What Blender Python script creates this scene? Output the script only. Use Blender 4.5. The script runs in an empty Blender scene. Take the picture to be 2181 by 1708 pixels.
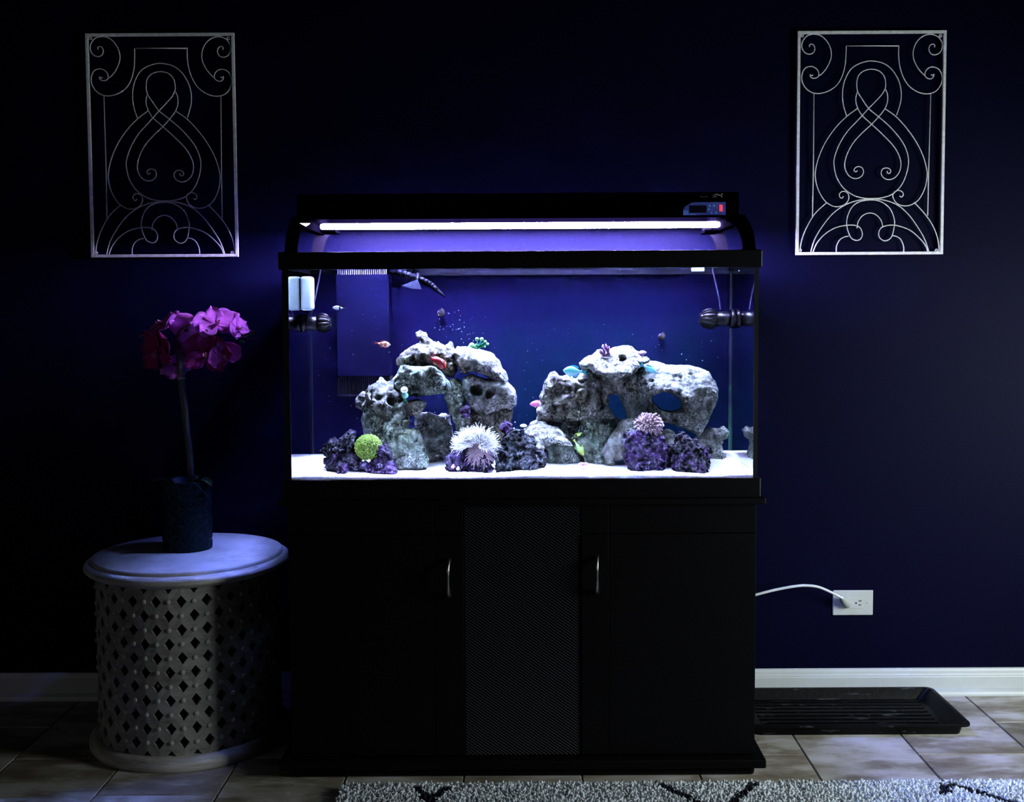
import bpy, bmesh, math, random
import numpy as np
from mathutils import Vector, Matrix

random.seed(7)
PI = math.pi
SC = bpy.context.scene
COL = SC.collection

# ------------------------------------------------------------------ camera
F = 2345.0; W, H = 2181.0, 1708.0
TILT = math.radians(3.30); ROLL = 0.0055
PPX = 1108.0; PPY = 655 + F * math.tan(TILT)
CAM = Vector((0, -2.81, 1.215))
_r = Vector((1, 0, 0)); _f = Vector((0, math.cos(TILT), -math.sin(TILT))); _u = Vector((0, math.sin(TILT), math.cos(TILT)))
RT = _r * math.cos(ROLL) - _u * math.sin(ROLL)
UP = _u * math.cos(ROLL) + _r * math.sin(ROLL)
cd = bpy.data.cameras.new('camera'); cam = bpy.data.objects.new('camera', cd); COL.objects.link(cam)
cd.sensor_fit = 'HORIZONTAL'; cd.sensor_width = 36; cd.lens = F / W * 36
cd.shift_x = (W / 2 - PPX) / W; cd.shift_y = (PPY - H / 2) / W
cam.matrix_world = Matrix(((RT.x, UP.x, -_f.x, CAM.x), (RT.y, UP.y, -_f.y, CAM.y), (RT.z, UP.z, -_f.z, CAM.z), (0, 0, 0, 1)))
cd.clip_start = 0.05
SC.camera = cam

# ------------------------------------------------------------------ world, daylight, exposure
ROOM_W = 4.0           # dim daylight from the room behind the camera
LAMP_WHITE = 960.0      # front tube strength
LAMP_BLUE = 1000.0       # rear tube strength
WINDOW_W = 19.5        # daylight through the window on the right
w = bpy.data.worlds.new('world'); SC.world = w; w.use_nodes = True
w.node_tree.nodes['Background'].inputs[0].default_value = (0.35, 0.5, 1, 1)
w.node_tree.nodes['Background'].inputs[1].default_value = 0.0012
ld = bpy.data.lights.new('window_daylight', 'AREA'); ld.shape = 'RECTANGLE'; ld.size = 0.7; ld.size_y = 0.9
ld.energy = WINDOW_W; ld.color = (0.88, 0.96, 0.95)
lo = bpy.data.objects.new('window_daylight', ld); COL.objects.link(lo)
ld.spread = math.radians(105)
lo.location = (2.4, -0.78, 1.0)
lo.rotation_euler = (Vector((1.1, 0.4, 0.65)) - lo.location).to_track_quat('-Z', 'Y').to_euler()
lf2 = bpy.data.lights.new('room_daylight', 'AREA'); lf2.shape = 'RECTANGLE'; lf2.size = 2.2; lf2.size_y = 1.4
lf2.energy = ROOM_W; lf2.color = (1.0, 0.97, 0.90)
lo2 = bpy.data.objects.new('room_daylight', lf2); COL.objects.link(lo2); lo2.location = (-4.2, -3.6, 1.2)
lo2.rotation_euler = (Vector((-0.2, 0.3, 0.4)) - lo2.location).to_track_quat('-Z', 'Y').to_euler()
vs = SC.view_settings
vs.view_transform = 'Standard'; vs.look = 'None'; vs.exposure = 0.0; vs.gamma = 1.0; vs.use_curve_mapping = False
SC.display_settings.display_device = 'sRGB'
cy = SC.cycles
cy.use_denoising = True
cy.max_bounces = 12; cy.diffuse_bounces = 6; cy.glossy_bounces = 5; cy.transmission_bounces = 8; cy.transparent_max_bounces = 24
cy.caustics_reflective = True; cy.blur_glossy = 0.5; cy.caustics_refractive = False
cy.sample_clamp_indirect = 0.0

# ------------------------------------------------------------------ layout helpers
def ray(px, py):
    return RT * ((px - PPX) / F) - UP * ((py - PPY) / F) + _f
def at(px, py, Y):
    """world point on the plane y = Y seen at photo pixel (px, py)"""
    d = ray(px, py); return CAM + d * ((Y - CAM.y) / d.y)
YF = 0.0066
def inw(px, py, Y):
    """the same for a point inside the water, after refraction at the front pane"""
    d = ray(px, py).normalized(); p = CAM + d * ((YF - CAM.y) / d.y)
    dx, dz = d.x / 1.33, d.z / 1.33; dy = math.sqrt(1 - dx * dx - dz * dz)
    return p + Vector((dx, dy, dz)) * ((Y - YF) / dy)
def mpx(Y):
    return (inw(1101, 700, Y) - inw(1100, 700, Y)).x

# ------------------------------------------------------------------ objects
def tag(o, label=None, cat=None, group=None, kind=None):
    if label: o['label'] = label
    if cat: o['category'] = cat
    if group: o['group'] = group
    if kind: o['kind'] = kind
    return o
def thing(name, label, cat, loc=(0, 0, 0), group=None, rz=0.0):
    o = bpy.data.objects.new(name, None); COL.objects.link(o)
    o.location = loc; o.rotation_euler = (0, 0, rz); o.empty_display_size = 0.05
    return tag(o, label, cat, group)
def link(name, me, mat=None, parent=None, smooth=False):
    o = bpy.data.objects.new(name, me); COL.objects.link(o)
    if mat is not None and not me.materials: me.materials.append(mat)
    if smooth:
        me.polygons.foreach_set('use_smooth', [True] * len(me.polygons))
    if parent is not None:
        o.parent = parent
        o.matrix_parent_inverse = Matrix.Identity(4)
        o.location = (0, 0, 0)
    return o
def local(parent):
    """offset that turns world coordinates into the coordinates of an (unrotated) thing"""
    v = Vector((0, 0, 0))
    while parent is not None:
        v += Vector(parent.location); parent = parent.parent
    return v
class MB:
    """collects geometry in world coordinates; build() links it as ONE mesh object"""
    def __init__(s): s.v = []; s.f = []
    def add(s, vs, fs):
        n = len(s.v); s.v += [tuple(p) for p in vs]; s.f += [tuple(i + n for i in q) for q in fs]; return s
    def box(s, a, b, bev=0.0, seg=2):
        lo = [min(a[i], b[i]) for i in range(3)]; hi = [max(a[i], b[i]) for i in range(3)]
        bm = bmesh.new(); bmesh.ops.create_cube(bm, size=1)
        for v in bm.verts:
            v.co = Vector([(lo[i] + hi[i]) / 2 + v.co[i] * (hi[i] - lo[i]) for i in range(3)])
        if bev > 0:
            bev = min(bev, 0.45 * min(hi[i] - lo[i] for i in range(3)))
            bmesh.ops.bevel(bm, geom=bm.edges[:], offset=bev, segments=seg, profile=0.5, affect='EDGES')
        bm.verts.index_update()
        s.add([v.co[:] for v in bm.verts], [[v.index for v in f.verts] for f in bm.faces]); bm.free(); return s
    def tube(s, pts, r, n=8, caps=True, closed=False, flat=None):
        """sweep a ring of radius r (number or list) along pts; flat=(rx, ry) makes an oval"""
        P = [Vector(p) for p in pts]; m = len(P)
        R = [r] * m if not hasattr(r, '__len__') else list(r)
        nrm = None; rings = []
        for i in range(m):
            if closed: t = (P[(i + 1) % m] - P[i - 1])
            else: t = P[min(i + 1, m - 1)] - P[max(i - 1, 0)]
            if t.length < 1e-9: t = Vector((0, 0, 1))
            t.normalize()
            if nrm is None:
                nrm = t.orthogonal().normalized()
            else:
                nrm = nrm - t * nrm.dot(t)
                nrm = nrm.normalized() if nrm.length > 1e-6 else t.orthogonal().normalized()
            bn = t.cross(nrm)
            rings.append([P[i] + (nrm * math.cos(2 * PI * k / n) + bn * math.sin(2 * PI * k / n)) * R[i] for k in range(n)])
        vs = [p for rg in rings for p in rg]; fs = []
        for i in range(m if closed else m - 1):
            a, b = i * n, ((i + 1) % m) * n
            for k in range(n):
                fs.append((a + k, a + (k + 1) % n, b + (k + 1) % n, b + k))
        if caps and not closed:
            fs.append(tuple(range(n))[::-1]); fs.append(tuple((m - 1) * n + k for k in range(n)))
        return s.add(vs, fs)
    def lathe(s, prof, c=(0, 0, 0), n=48, axis='z', close=True):
        """prof: list of (radius, height) from one end to the other"""
        vs, fs, idx = [], [], []
        for (r, h) in prof:
            row = []
            if r < 1e-7:
                row = [len(vs)] * n; vs.append((0, 0, h))
            else:
                for k in range(n):
                    row.append(len(vs)); a = 2 * PI * k / n; vs.append((r * math.cos(a), r * math.sin(a), h))
            idx.append(row)
        for i in range(len(prof) - 1):
            for k in range(n):
                q = [idx[i][k], idx[i][(k + 1) % n], idx[i + 1][(k + 1) % n], idx[i + 1][k]]
                q = [x for j, x in enumerate(q) if x not in q[:j]]
                if len(q) > 2: fs.append(q)
        if axis == 'x': vs = [(h, x, y) for (x, y, h) in vs]
        if axis == 'y': vs = [(x, h, -y) for (x, y, h) in vs]
        c = Vector(c)
        return s.add([Vector(v) + c for v in vs], fs)
    def ball(s, c, r, sub=2, sc=(1, 1, 1), rot=None, jit=0.0):
        bm = bmesh.new(); bmesh.ops.create_icosphere(bm, subdivisions=sub, radius=1)
        c = Vector(c); bm.verts.index_update(); vs = []
        for v in bm.verts:
            p = Vector((v.co.x * sc[0], v.co.y * sc[1], v.co.z * sc[2])) * r * (1 + random.uniform(-jit, jit))
            if rot is not None: p = rot @ p
            vs.append(p + c)
        s.add(vs, [[v.index for v in f.verts] for f in bm.faces]); bm.free(); return s
    def prism(s, poly, y0, y1):
        """poly: (x, z) outline extruded from y0 to y1"""
        n = len(poly)
        vs = [(x, y0, z) for x, z in poly] + [(x, y1, z) for x, z in poly]
        fs = [tuple(range(n)), tuple(range(n, 2 * n))[::-1]] + [(i, i + n, (i + 1) % n + n, (i + 1) % n) for i in range(n)]
        return s.add(vs, fs)
    def build(s, name, mat, parent=None, smooth=False):
        off = local(parent) if parent is not None else Vector((0, 0, 0))
        me = bpy.data.meshes.new(name)
        me.from_pydata([tuple(Vector(p) - off) for p in s.v], [], s.f); me.update()
        bm = bmesh.new(); bm.from_mesh(me); bmesh.ops.recalc_face_normals(bm, faces=bm.faces[:]); bm.to_mesh(me); bm.free()
        return link(name, me, mat, parent, smooth)
def smooth_angle(o, deg=40):
    me = o.data
    me.polygons.foreach_set('use_smooth', [True] * len(me.polygons))
    bm = bmesh.new(); bm.from_mesh(me)
    for e in bm.edges:
        if len(e.link_faces) == 2 and e.calc_face_angle(0) > math.radians(deg): e.smooth = False
    bm.to_mesh(me); bm.free(); return o
def copy_tree(o, parent=None):
    c = o.copy(); COL.objects.link(c)
    if parent is not None: c.parent = parent
    for ch in list(o.children): copy_tree(ch, c)
    return c
def catmull(pts, seg=6, closed=False):
    P = [Vector(p) for p in pts]; out = []; m = len(P)
    rng = range(m if closed else m - 1)
    for i in rng:
        if closed: a, b, c, d = P[i - 1], P[i], P[(i + 1) % m], P[(i + 2) % m]
        else: a, b, c, d = P[max(i - 1, 0)], P[i], P[i + 1], P[min(i + 2, m - 1)]
        for k in range(seg):
            t = k / seg
            out.append(0.5 * ((2 * b) + (c - a) * t + (2 * a - 5 * b + 4 * c - d) * t * t + (3 * b - a - 3 * c + d) * t ** 3))
    if not closed: out.append(P[-1])
    return out

# ------------------------------------------------------------------ materials
def new_mat(name):
    m = bpy.data.materials.new(name); m.use_nodes = True
    nt = m.node_tree; b = nt.nodes['Principled BSDF']; return m, nt, b
def N(nt, t, **kw):
    n = nt.nodes.new(t)
    for k, v in kw.items():
        if k.startswith('i_'):
            key = k[2:].replace('_', ' ')
            n.inputs[key].default_value = v
        else: setattr(n, k, v)
    return n
def coords(nt, space='Object', scale=(1, 1, 1)):
    tc = N(nt, 'ShaderNodeTexCoord'); mp = N(nt, 'ShaderNodeMapping')
    mp.inputs['Scale'].default_value = scale
    nt.links.new(tc.outputs[space], mp.inputs['Vector']); return mp.outputs[0]
def noise(nt, vec, scale, detail=4, rough=0.6):
    n = N(nt, 'ShaderNodeTexNoise'); n.inputs['Scale'].default_value = scale; n.inputs['Detail'].default_value = detail
    n.inputs['Roughness'].default_value = rough; nt.links.new(vec, n.inputs['Vector']); return n.outputs['Fac']
def ramp(nt, fac, stops, interp='LINEAR'):
    r = N(nt, 'ShaderNodeValToRGB'); r.color_ramp.interpolation = interp
    e = r.color_ramp.elements
    while len(e) < len(stops): e.new(0.5)
    for i, (p, c) in enumerate(stops):
        e[i].position = p; e[i].color = (c[0], c[1], c[2], 1) if hasattr(c, '__len__') else (c, c, c, 1)
    nt.links.new(fac, r.inputs['Fac']); return r.outputs['Color']
def mixc(nt, fac, a, b, mode='MIX'):
    m = N(nt, 'ShaderNodeMix', data_type='RGBA', blend_type=mode)
    for sock, v in ((m.inputs[0], fac), (m.inputs[6], a), (m.inputs[7], b)):
        if hasattr(v, 'is_linked'): nt.links.new(v, sock)
        elif hasattr(v, '__len__'): sock.default_value = (v[0], v[1], v[2], 1)
        else: sock.default_value = v
    return m.outputs[2]
def bump(nt, bsdf, height, strength=0.3, dist=0.002):
    b = N(nt, 'ShaderNodeBump'); b.inputs['Strength'].default_value = strength; b.inputs['Distance'].default_value = dist
    nt.links.new(height, b.inputs['Height'])
    if bsdf.inputs['Normal'].is_linked:
        nt.links.new(bsdf.inputs['Normal'].links[0].from_socket, b.inputs['Normal'])
    nt.links.new(b.outputs[0], bsdf.inputs['Normal'])
def plain(name, col, rough=0.5, metal=0.0, spec=0.5, var=0.12, nscale=30, bmp=0.0, bscale=200, space='Object', sss=None, trans=0.0):
    m, nt, b = new_mat(name)
    b.inputs['Roughness'].default_value = rough; b.inputs['Metallic'].default_value = metal
    b.inputs['Specular IOR Level'].default_value = spec
    v = coords(nt, space)
    f = noise(nt, v, nscale)
    c = ramp(nt, f, [(0.3, [x * (1 - var) for x in col]), (0.7, [min(1, x * (1 + var)) for x in col])])
    nt.links.new(c, b.inputs['Base Color'])
    if bmp > 0: bump(nt, b, noise(nt, v, bscale, 3), bmp)
    if trans > 0:
        out = nt.nodes['Material Output']; tr = N(nt, 'ShaderNodeBsdfTranslucent'); mx = N(nt, 'ShaderNodeMixShader')
        nt.links.new(c, tr.inputs[0]); mx.inputs[0].default_value = trans
        nt.links.new(b.outputs[0], mx.inputs[1]); nt.links.new(tr.outputs[0], mx.inputs[2]); nt.links.new(mx.outputs[0], out.inputs[0])
    return m
def emit(name, col, strength):
    m, nt, b = new_mat(name)
    b.inputs['Base Color'].default_value = (*[min(1, c) for c in col], 1)
    b.inputs['Emission Color'].default_value = (*col, 1); b.inputs['Emission Strength'].default_value = strength
    return m
def thin_glass(name, ior=1.5, tint=(1, 1, 1), symmetric=True, rough=0.0, inner_only=False):
    m, nt, b = new_mat(name); out = nt.nodes['Material Output']; nt.nodes.remove(b)
    fr = N(nt, 'ShaderNodeFresnel'); fr.inputs['IOR'].default_value = ior
    if symmetric:
        g = N(nt, 'ShaderNodeNewGeometry'); mr = N(nt, 'ShaderNodeMapRange')
        mr.inputs['To Min'].default_value = ior; mr.inputs['To Max'].default_value = 1 / ior
        nt.links.new(g.outputs['Backfacing'], mr.inputs['Value']); nt.links.new(mr.outputs[0], fr.inputs['IOR'])
    t = N(nt, 'ShaderNodeBsdfTransparent'); t.inputs[0].default_value = (*tint, 1)
    gl = N(nt, 'ShaderNodeBsdfGlossy'); gl.inputs['Roughness'].default_value = rough
    mx = N(nt, 'ShaderNodeMixShader')
    fac = fr.outputs[0]
    if inner_only:                      # index-matched from outside: mirror only for rays that meet the face from within
        g2 = N(nt, 'ShaderNodeNewGeometry'); mu = N(nt, 'ShaderNodeMath', operation='MULTIPLY')
        nt.links.new(fac, mu.inputs[0]); nt.links.new(g2.outputs['Backfacing'], mu.inputs[1]); fac = mu.outputs[0]
    nt.links.new(fac, mx.inputs[0]); nt.links.new(t.outputs[0], mx.inputs[1]); nt.links.new(gl.outputs[0], mx.inputs[2])
    nt.links.new(mx.outputs[0], out.inputs[0]); return m
M = {}
# wall paint: deep navy, fine roller texture
m, nt, b = new_mat('navy_wall_paint'); v = coords(nt)
nt.links.new(ramp(nt, noise(nt, v, 3.0), [(0.3, (0.0017, 0.0019, 0.0146)), (0.7, (0.0020, 0.0022, 0.0162))]), b.inputs['Base Color'])
b.inputs['Roughness'].default_value = 0.5; b.inputs['Specular IOR Level'].default_value = 0.03
bump(nt, b, noise(nt, v, 260, 3), 0.35, 0.0015); M['wall'] = m
# floor tile: mottled beige-grey stone, each tile shifted by its own random number
m, nt, b = new_mat('stone_tile')
tc = N(nt, 'ShaderNodeTexCoord'); oi = N(nt, 'ShaderNodeObjectInfo'); vm = N(nt, 'ShaderNodeVectorMath', operation='ADD')
mul = N(nt, 'ShaderNodeMath', operation='MULTIPLY'); mul.inputs[1].default_value = 37.0
nt.links.new(oi.outputs['Random'], mul.inputs[0]); nt.links.new(mul.outputs[0], vm.inputs[1]); nt.links.new(tc.outputs['Object'], vm.inputs[0])
vv = vm.outputs[0]
mp = N(nt, 'ShaderNodeMapping'); mp.inputs['Scale'].default_value = (1.0, 2.2, 1.0); nt.links.new(vv, mp.inputs['Vector'])
a = noise(nt, mp.outputs[0], 5.0, 8, 0.62)
c1 = ramp(nt, a, [(0.36, (0.17, 0.145, 0.115)), (0.47, (0.31, 0.285, 0.235)), (0.54, (0.48, 0.46, 0.43)), (0.66, (0.60, 0.59, 0.60))])
c2 = mixc(nt, ramp(nt, noise(nt, mp.outputs[0], 3.1, 3), [(0.45, 0.0), (0.62, 0.55)]), c1, (0.20, 0.16, 0.115))
tone = N(nt, 'ShaderNodeMapRange'); tone.inputs['To Min'].default_value = 0.78; tone.inputs['To Max'].default_value = 1.12
nt.links.new(oi.outputs['Random'], tone.inputs['Value'])
hs = N(nt, 'ShaderNodeHueSaturation'); nt.links.new(c2, hs.inputs['Color']); nt.links.new(tone.outputs[0], hs.inputs['Value'])
nt.links.new(hs.outputs[0], b.inputs['Base Color']); b.inputs['Roughness'].default_value = 0.5
bump(nt, b, a, 0.25, 0.002); M['tile'] = m
M['grout'] = plain('grout', (0.035, 0.032, 0.030), 0.9, nscale=60)
M['white_paint'] = plain('white_paint', (0.56, 0.60, 0.63), 0.4, var=0.05, nscale=8)
M['black_laminate'] = plain('black_laminate', (0.0022, 0.0022, 0.003), 0.5, spec=0.12, nscale=12)
M['black_plastic'] = plain('black_plastic', (0.003, 0.003, 0.004), 0.38, spec=0.25, nscale=40)
M['ribbed'] = plain('ribbed_charcoal', (0.014, 0.017, 0.024), 0.5, spec=0.2, nscale=20)
M['chrome'] = plain('brushed_chrome', (0.55, 0.55, 0.56), 0.25, metal=1.0, var=0.08, nscale=50)
M['silver_iron'] = plain('silver_painted_iron', (0.80, 0.82, 0.84), 0.5, metal=0.0, var=0.18, nscale=90, bmp=0.5, bscale=320)
M['glass'] = thin_glass('tank_glass', 1.5, (0.985, 0.995, 0.99))
M['side_glass'] = thin_glass('side_glass', 1.3, (0.985, 0.995, 0.99))
M['silicone'] = plain('black_silicone', (0.006, 0.006, 0.008), 0.45, nscale=60)
M['tray'] = plain('black_tray_plastic', (0.0025, 0.0025, 0.003), 0.4, spec=0.12, nscale=14, bmp=0.25, bscale=60)
m, nt, b = M['tray'], M['tray'].node_tree, M['tray'].node_tree.nodes['Principled BSDF']      # dusty scuffs along the ribs
v = coords(nt, scale=(5, 60, 20)); f1 = noise(nt, v, 2.0, 5, 0.6)
nt.links.new(mixc(nt, ramp(nt, f1, [(0.62, 0.0), (0.70, 0.55)]), (0.0022, 0.0022, 0.0028), (0.11, 0.115, 0.13)), b.inputs['Base Color'])
M['cable_white'] = plain('white_cable', (0.62, 0.66, 0.68), 0.45, var=0.05)
M['outlet_white'] = plain('outlet_white', (0.50, 0.525, 0.52), 0.35, var=0.03)
M['slot'] = plain('dark_slot', (0.01, 0.01, 0.01), 0.7)
M['tube_white'] = emit('lamp_tube_white', (0.70, 0.62, 1.0), LAMP_WHITE)
M['tube_blue'] = emit('lamp_tube_blue', (0.46, 0.34, 1.0), LAMP_BLUE)
M['reflector'] = plain('white_reflector', (0.75, 0.75, 0.78), 0.5)
M['led_red'] = emit('led_red', (1.0, 0.03, 0.05), 2.2)
M['glow_white'] = emit('glow_white', (0.8, 0.9, 1.0), 3.0)

# ================================================================== SETTING
WALL_Y = 0.58
o = MB().box((-3.2, WALL_Y, -0.02), (3.6, WALL_Y + 0.1, 2.75)).build('wall_back', M['wall']); tag(o, kind='structure')
floor = MB().box((-3.2, -3.6, -0.06), (3.6, WALL_Y, -0.004)).build('floor', M['grout']); tag(floor, kind='structure')
# tiles 12 x 18 in, running bond along the depth
TW, TL = 0.3065, 0.452
bm = bmesh.new(); bmesh.ops.create_cube(bm, size=1)
for v_ in bm.verts: v_.co = Vector((v_.co.x * (TW - 0.0035), v_.co.y * (TL - 0.0035), v_.co.z * 0.012 - 0.006))
bmesh.ops.bevel(bm, geom=[e for e in bm.edges if all(v_.co.z > -0.001 for v_ in e.verts)], offset=0.0018, segments=1, affect='EDGES')
tile_me = bpy.data.meshes.new('tile'); bm.to_mesh(tile_me); bm.free()
TX0 = -1.0715; TY0 = -0.115
for i in range(-4, 13):
    for j in range(-4, 3):
        x = TX0 + (i + 0.5) * TW; y = TY0 + (j + 0.5 + (0.5 if i % 2 else 0.0)) * TL
        y0, y1 = y - TL / 2, y + TL / 2
        if y0 > WALL_Y - 0.005: continue
        o = link('tile', tile_me, M['tile'], floor)
        if y1 > WALL_Y:                      # cut tile at the wall
            s_ = (WALL_Y - y0) / TL; o.scale = (1, s_, 1); y = y0 + TL * s_ / 2
        o.location = (x, y, random.uniform(-0.0004, 0.0004))
# baseboard with a moulded top and quarter-round shoe (profile in y, z)
prof = [(0.0, 0.0), (-0.030, 0.0), (-0.030, 0.006), (-0.027, 0.013), (-0.021, 0.018), (-0.014, 0.0195), (-0.014, 0.056), (-0.0125, 0.0585), (-0.0125, 0.062), (-0.010, 0.066), (-0.0085, 0.074), (-0.006, 0.080), (-0.004, 0.0815), (0.0, 0.082)]
mb = MB(); n = len(prof)
vs_ = [(-3.2, WALL_Y + p[0], p[1]) for p in prof] + [(3.6, WALL_Y + p[0], p[1]) for p in prof]
mb.add(vs_, [(i, (i + 1) % n, (i + 1) % n + n, i + n) for i in range(n)] + [tuple(range(n)), tuple(range(n, 2 * n))])
o = mb.build('baseboard_back', M['white_paint']); tag(o, kind='structure')

# ================================================================== CABINET (aquarium stand)
st = thing('aquarium_stand', 'black cabinet stand with two doors and ribbed centre panel under the aquarium', 'cabinet', (0, 0.23, 0))
XL, XR = -0.6035, 0.6075
SZ0, SZ1 = 0.046, 0.7085
MB().box((XL, 0.012, SZ0), (XR, 0.468, SZ1), 0.002).build('body', M['black_laminate'], st)
MB().box((XL - 0.02, -0.016, SZ1), (XR + 0.0205, 0.492, SZ1 + 0.016), 0.003).build('top_board', M['black_laminate'], st)
mb = MB(); mb.box((XL - 0.026, -0.030, 0.022), (XR + 0.023, 0.492, SZ0), 0.004); mb.build('plinth', M['black_laminate'], st)
mb = MB()
mb.box((XL + 0.002, -0.018, 0.0), (XR - 0.004, 0.47, 0.022), 0.009, 3); mb.build('base_rail', M['black_laminate'], st)
def sx(px): return at(px, 1350, 0.0).x
x925, x990, x1236, x1297 = sx(926), sx(990), sx(1237), sx(1297)
zt = at(1108, 1137, 0).z
for nm, xa, xb, xh, xp0, xp1 in (('left', XL + 0.001, x990, sx(957.5), x925, x990), ('right', x1236, XR - 0.001, sx(1270.5), x1236, x1297)):
    d = MB().box((xa + 0.0012, -0.002, SZ0 + 0.004), (xb - 0.0012, 0.0125, zt - 0.001), 0.0012).build('door', M['black_laminate'], st)
    d['label'] = 'black door with narrow handle stile, %s of the ribbed panel' % nm
    # flat board and narrower stile on the door front, parted by a fine groove
    if nm == 'left':
        MB().box((xa + 0.002, -0.006, SZ0 + 0.006), (x925 - 0.0009, -0.0019, zt - 0.002), 0.001).build('door_board', M['black_laminate'], d)
        MB().box((x925 + 0.0009, -0.006, SZ0 + 0.006), (xb - 0.002, -0.0019, zt - 0.002), 0.001).build('door_stile', M['black_laminate'], d)
    else:
        MB().box((x1297 + 0.0009, -0.006, SZ0 + 0.006), (xb - 0.002, -0.0019, zt - 0.002), 0.001).build('door_board', M['black_laminate'], d)
        MB().box((xa + 0.002, -0.006, SZ0 + 0.006), (x1297 - 0.0009, -0.0019, zt - 0.002), 0.001).build('door_stile', M['black_laminate'], d)
    # bow handle: flat bar, wide at both ends, thin in the middle
    z1, z0 = (at(957, 1188, 0).z, at(957, 1270, 0).z) if nm == 'left' else (at(1270, 1182, 0).z, at(1270, 1262, 0).z)
    mb = MB(); vs_, fs_ = [], []; K = 22
    for k in range(K + 1):
        t = k / K; z = z0 + (z1 - z0) * t; u = abs(2 * t - 1)
        hw = 0.0033 + 0.0034 * u ** 2.2; yo = -0.006 - 0.021 * (1 - u ** 3.0) - 0.002
        th = 0.0035 + 0.003 * u ** 3
        off_ = -0.0008 if nm == 'left' else 0.0
        bx = xh + off_ * math.sin(t * PI)
        for (sx_, sy_) in ((-1, 0.4), (-0.55, -1), (0.55, -1), (1, 0.4), (0.5, 1), (-0.5, 1)):
            vs_.append((bx + sx_ * hw, yo + sy_ * th, z))
    for k in range(K):
        for q in range(6): fs_.append((k * 6 + q, k * 6 + (q + 1) % 6, (k + 1) * 6 + (q + 1) % 6, (k + 1) * 6 + q))
    fs_ += [tuple(range(6)), tuple(K * 6 + q for q in range(6))]
    mb.add(vs_, fs_); mb.box((xh - 0.004, -0.012, z0 + 0.001), (xh + 0.004, -0.004, z0 + 0.010), 0.001); mb.box((xh - 0.004, -0.012, z1 - 0.010), (xh + 0.004, -0.004, z1 - 0.001), 0.001)
    hnd = mb.build('handle', M['chrome'], d, True); hnd['label'] = 'curved chrome bow handle'
MB().box((XL + 0.002, -0.004, zt + 0.001), (x925 - 0.001, 0.0125, SZ1 - 0.001), 0.001).build('rail', M['black_laminate'], st)
MB().box((x925 + 0.001, -0.004, zt + 0.001), (x990 - 0.002, 0.0125, SZ1 - 0.001), 0.001).build('rail', M['black_laminate'], st)
MB().box((x1236 + 0.002, -0.004, zt + 0.001), (x1297 - 0.001, 0.0125, SZ1 - 0.001), 0.001).build('rail', M['black_laminate'], st)
MB().box((x1297 + 0.001, -0.004, zt + 0.001), (XR - 0.002, 0.0125, SZ1 - 0.001), 0.001).build('rail', M['black_laminate'], st)
# ribbed centre panel: slanting ribs clipped to the panel's rectangle
px0, px1, pz0, pz1 = x990 + 0.0015, x1236 - 0.0015, SZ0 + 0.003, SZ1 - 0.002
pan = MB().box((px0, -0.001, pz0), (px1, 0.0125, pz1), 0.001).build('centre_panel', M['black_laminate'], st)
mb = MB(); pitch = 0.0078; slope = -0.70; wdt = px1 - px0; hr = pitch * 0.27
c = pz0
while c < pz1 - slope * -1 * 0 + wdt * 0.75:
    # rib centre line z = c + slope * (x - px0)
    xa, xb = px0, px1
    if c > pz1 - hr: xa = px0 + (c - (pz1 - hr)) / -slope
    if c + slope * wdt < pz0 + hr: xb = px0 + (c - pz0 - hr) / -slope
    if xb - xa > 0.003:
        za, zb = c + slope * (xa - px0), c + slope * (xb - px0)
        mb.add([(xa, -0.001, za - hr), (xa, -0.001, za + hr), (xa, -0.0034, za), (xb, -0.001, zb - hr), (xb, -0.001, zb + hr), (xb, -0.0034, zb)],
               [(0, 1, 2), (3, 5, 4), (0, 2, 5, 3), (2, 1, 4, 5), (1, 0, 3, 4)])
    c += pitch
rb = mb.build('slanting_ribs', M['ribbed'], pan); rb['kind'] = 'stuff'

# ================================================================== AQUARIUM
TKX0, TKX1, TKY1 = -0.6075, 0.6105, 0.464
TZ0, TZ1 = 0.7245, 1.3585
GX0, GX1 = -0.5995, 0.6025      # inner faces of the side panes
tk = thing('aquarium', 'large glass aquarium with black trim standing on the black cabinet', 'aquarium', (0, 0.23, TZ0))
def frame_ring(z0, z1, t, out, bev=0.003):
    mb = MB()
    x0, x1, y0, y1 = TKX0 - out, TKX1 + out, -out, TKY1 + out
    mb.box((x0, y0, z0), (x1, y0 + t, z1), bev); mb.box((x0, y1 - t, z0), (x1, y1, z1), bev)
    mb.box((x0, y0 + t - 0.002, z0), (x0 + t, y1 - t + 0.002, z1), bev); mb.box((x1 - t, y0 + t - 0.002, z0), (x1, y1 - t + 0.002, z1), bev)
    return mb
zt0 = at(1108, 571.5, -0.006).z
frame_ring(zt0, TZ1, 0.016, 0.006).build('top_trim', M['black_plastic'], tk)
zb1 = at(1108, 1020.5, -0.006).z
mb = frame_ring(TZ0, zb1, 0.016, 0.006); mb.build('bottom_trim', M['black_plastic'], tk)
GZ0, GZ1 = TZ0 + 0.012, TZ1 - 0.006
MB().box((TKX0 + 0.001, 0.0, GZ0), (TKX1 - 0.001, 0.006, GZ1)).build('front_pane', M['glass'], tk)
MB().box((TKX0 + 0.001, 0.0065, GZ0), (GX0, TKY1 - 0.007, GZ1)).build('side_pane', M['side_glass'], tk)
MB().box((GX1, 0.0065, GZ0), (TKX1 - 0.001, TKY1 - 0.007, GZ1)).build('side_pane', M['side_glass'], tk)
MB().box((TKX0 + 0.01, 0.01, GZ0 - 0.004), (TKX1 - 0.01, TKY1 - 0.01, GZ0 + 0.006)).build('bottom_pane', M['black_plastic'], tk)
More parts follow.
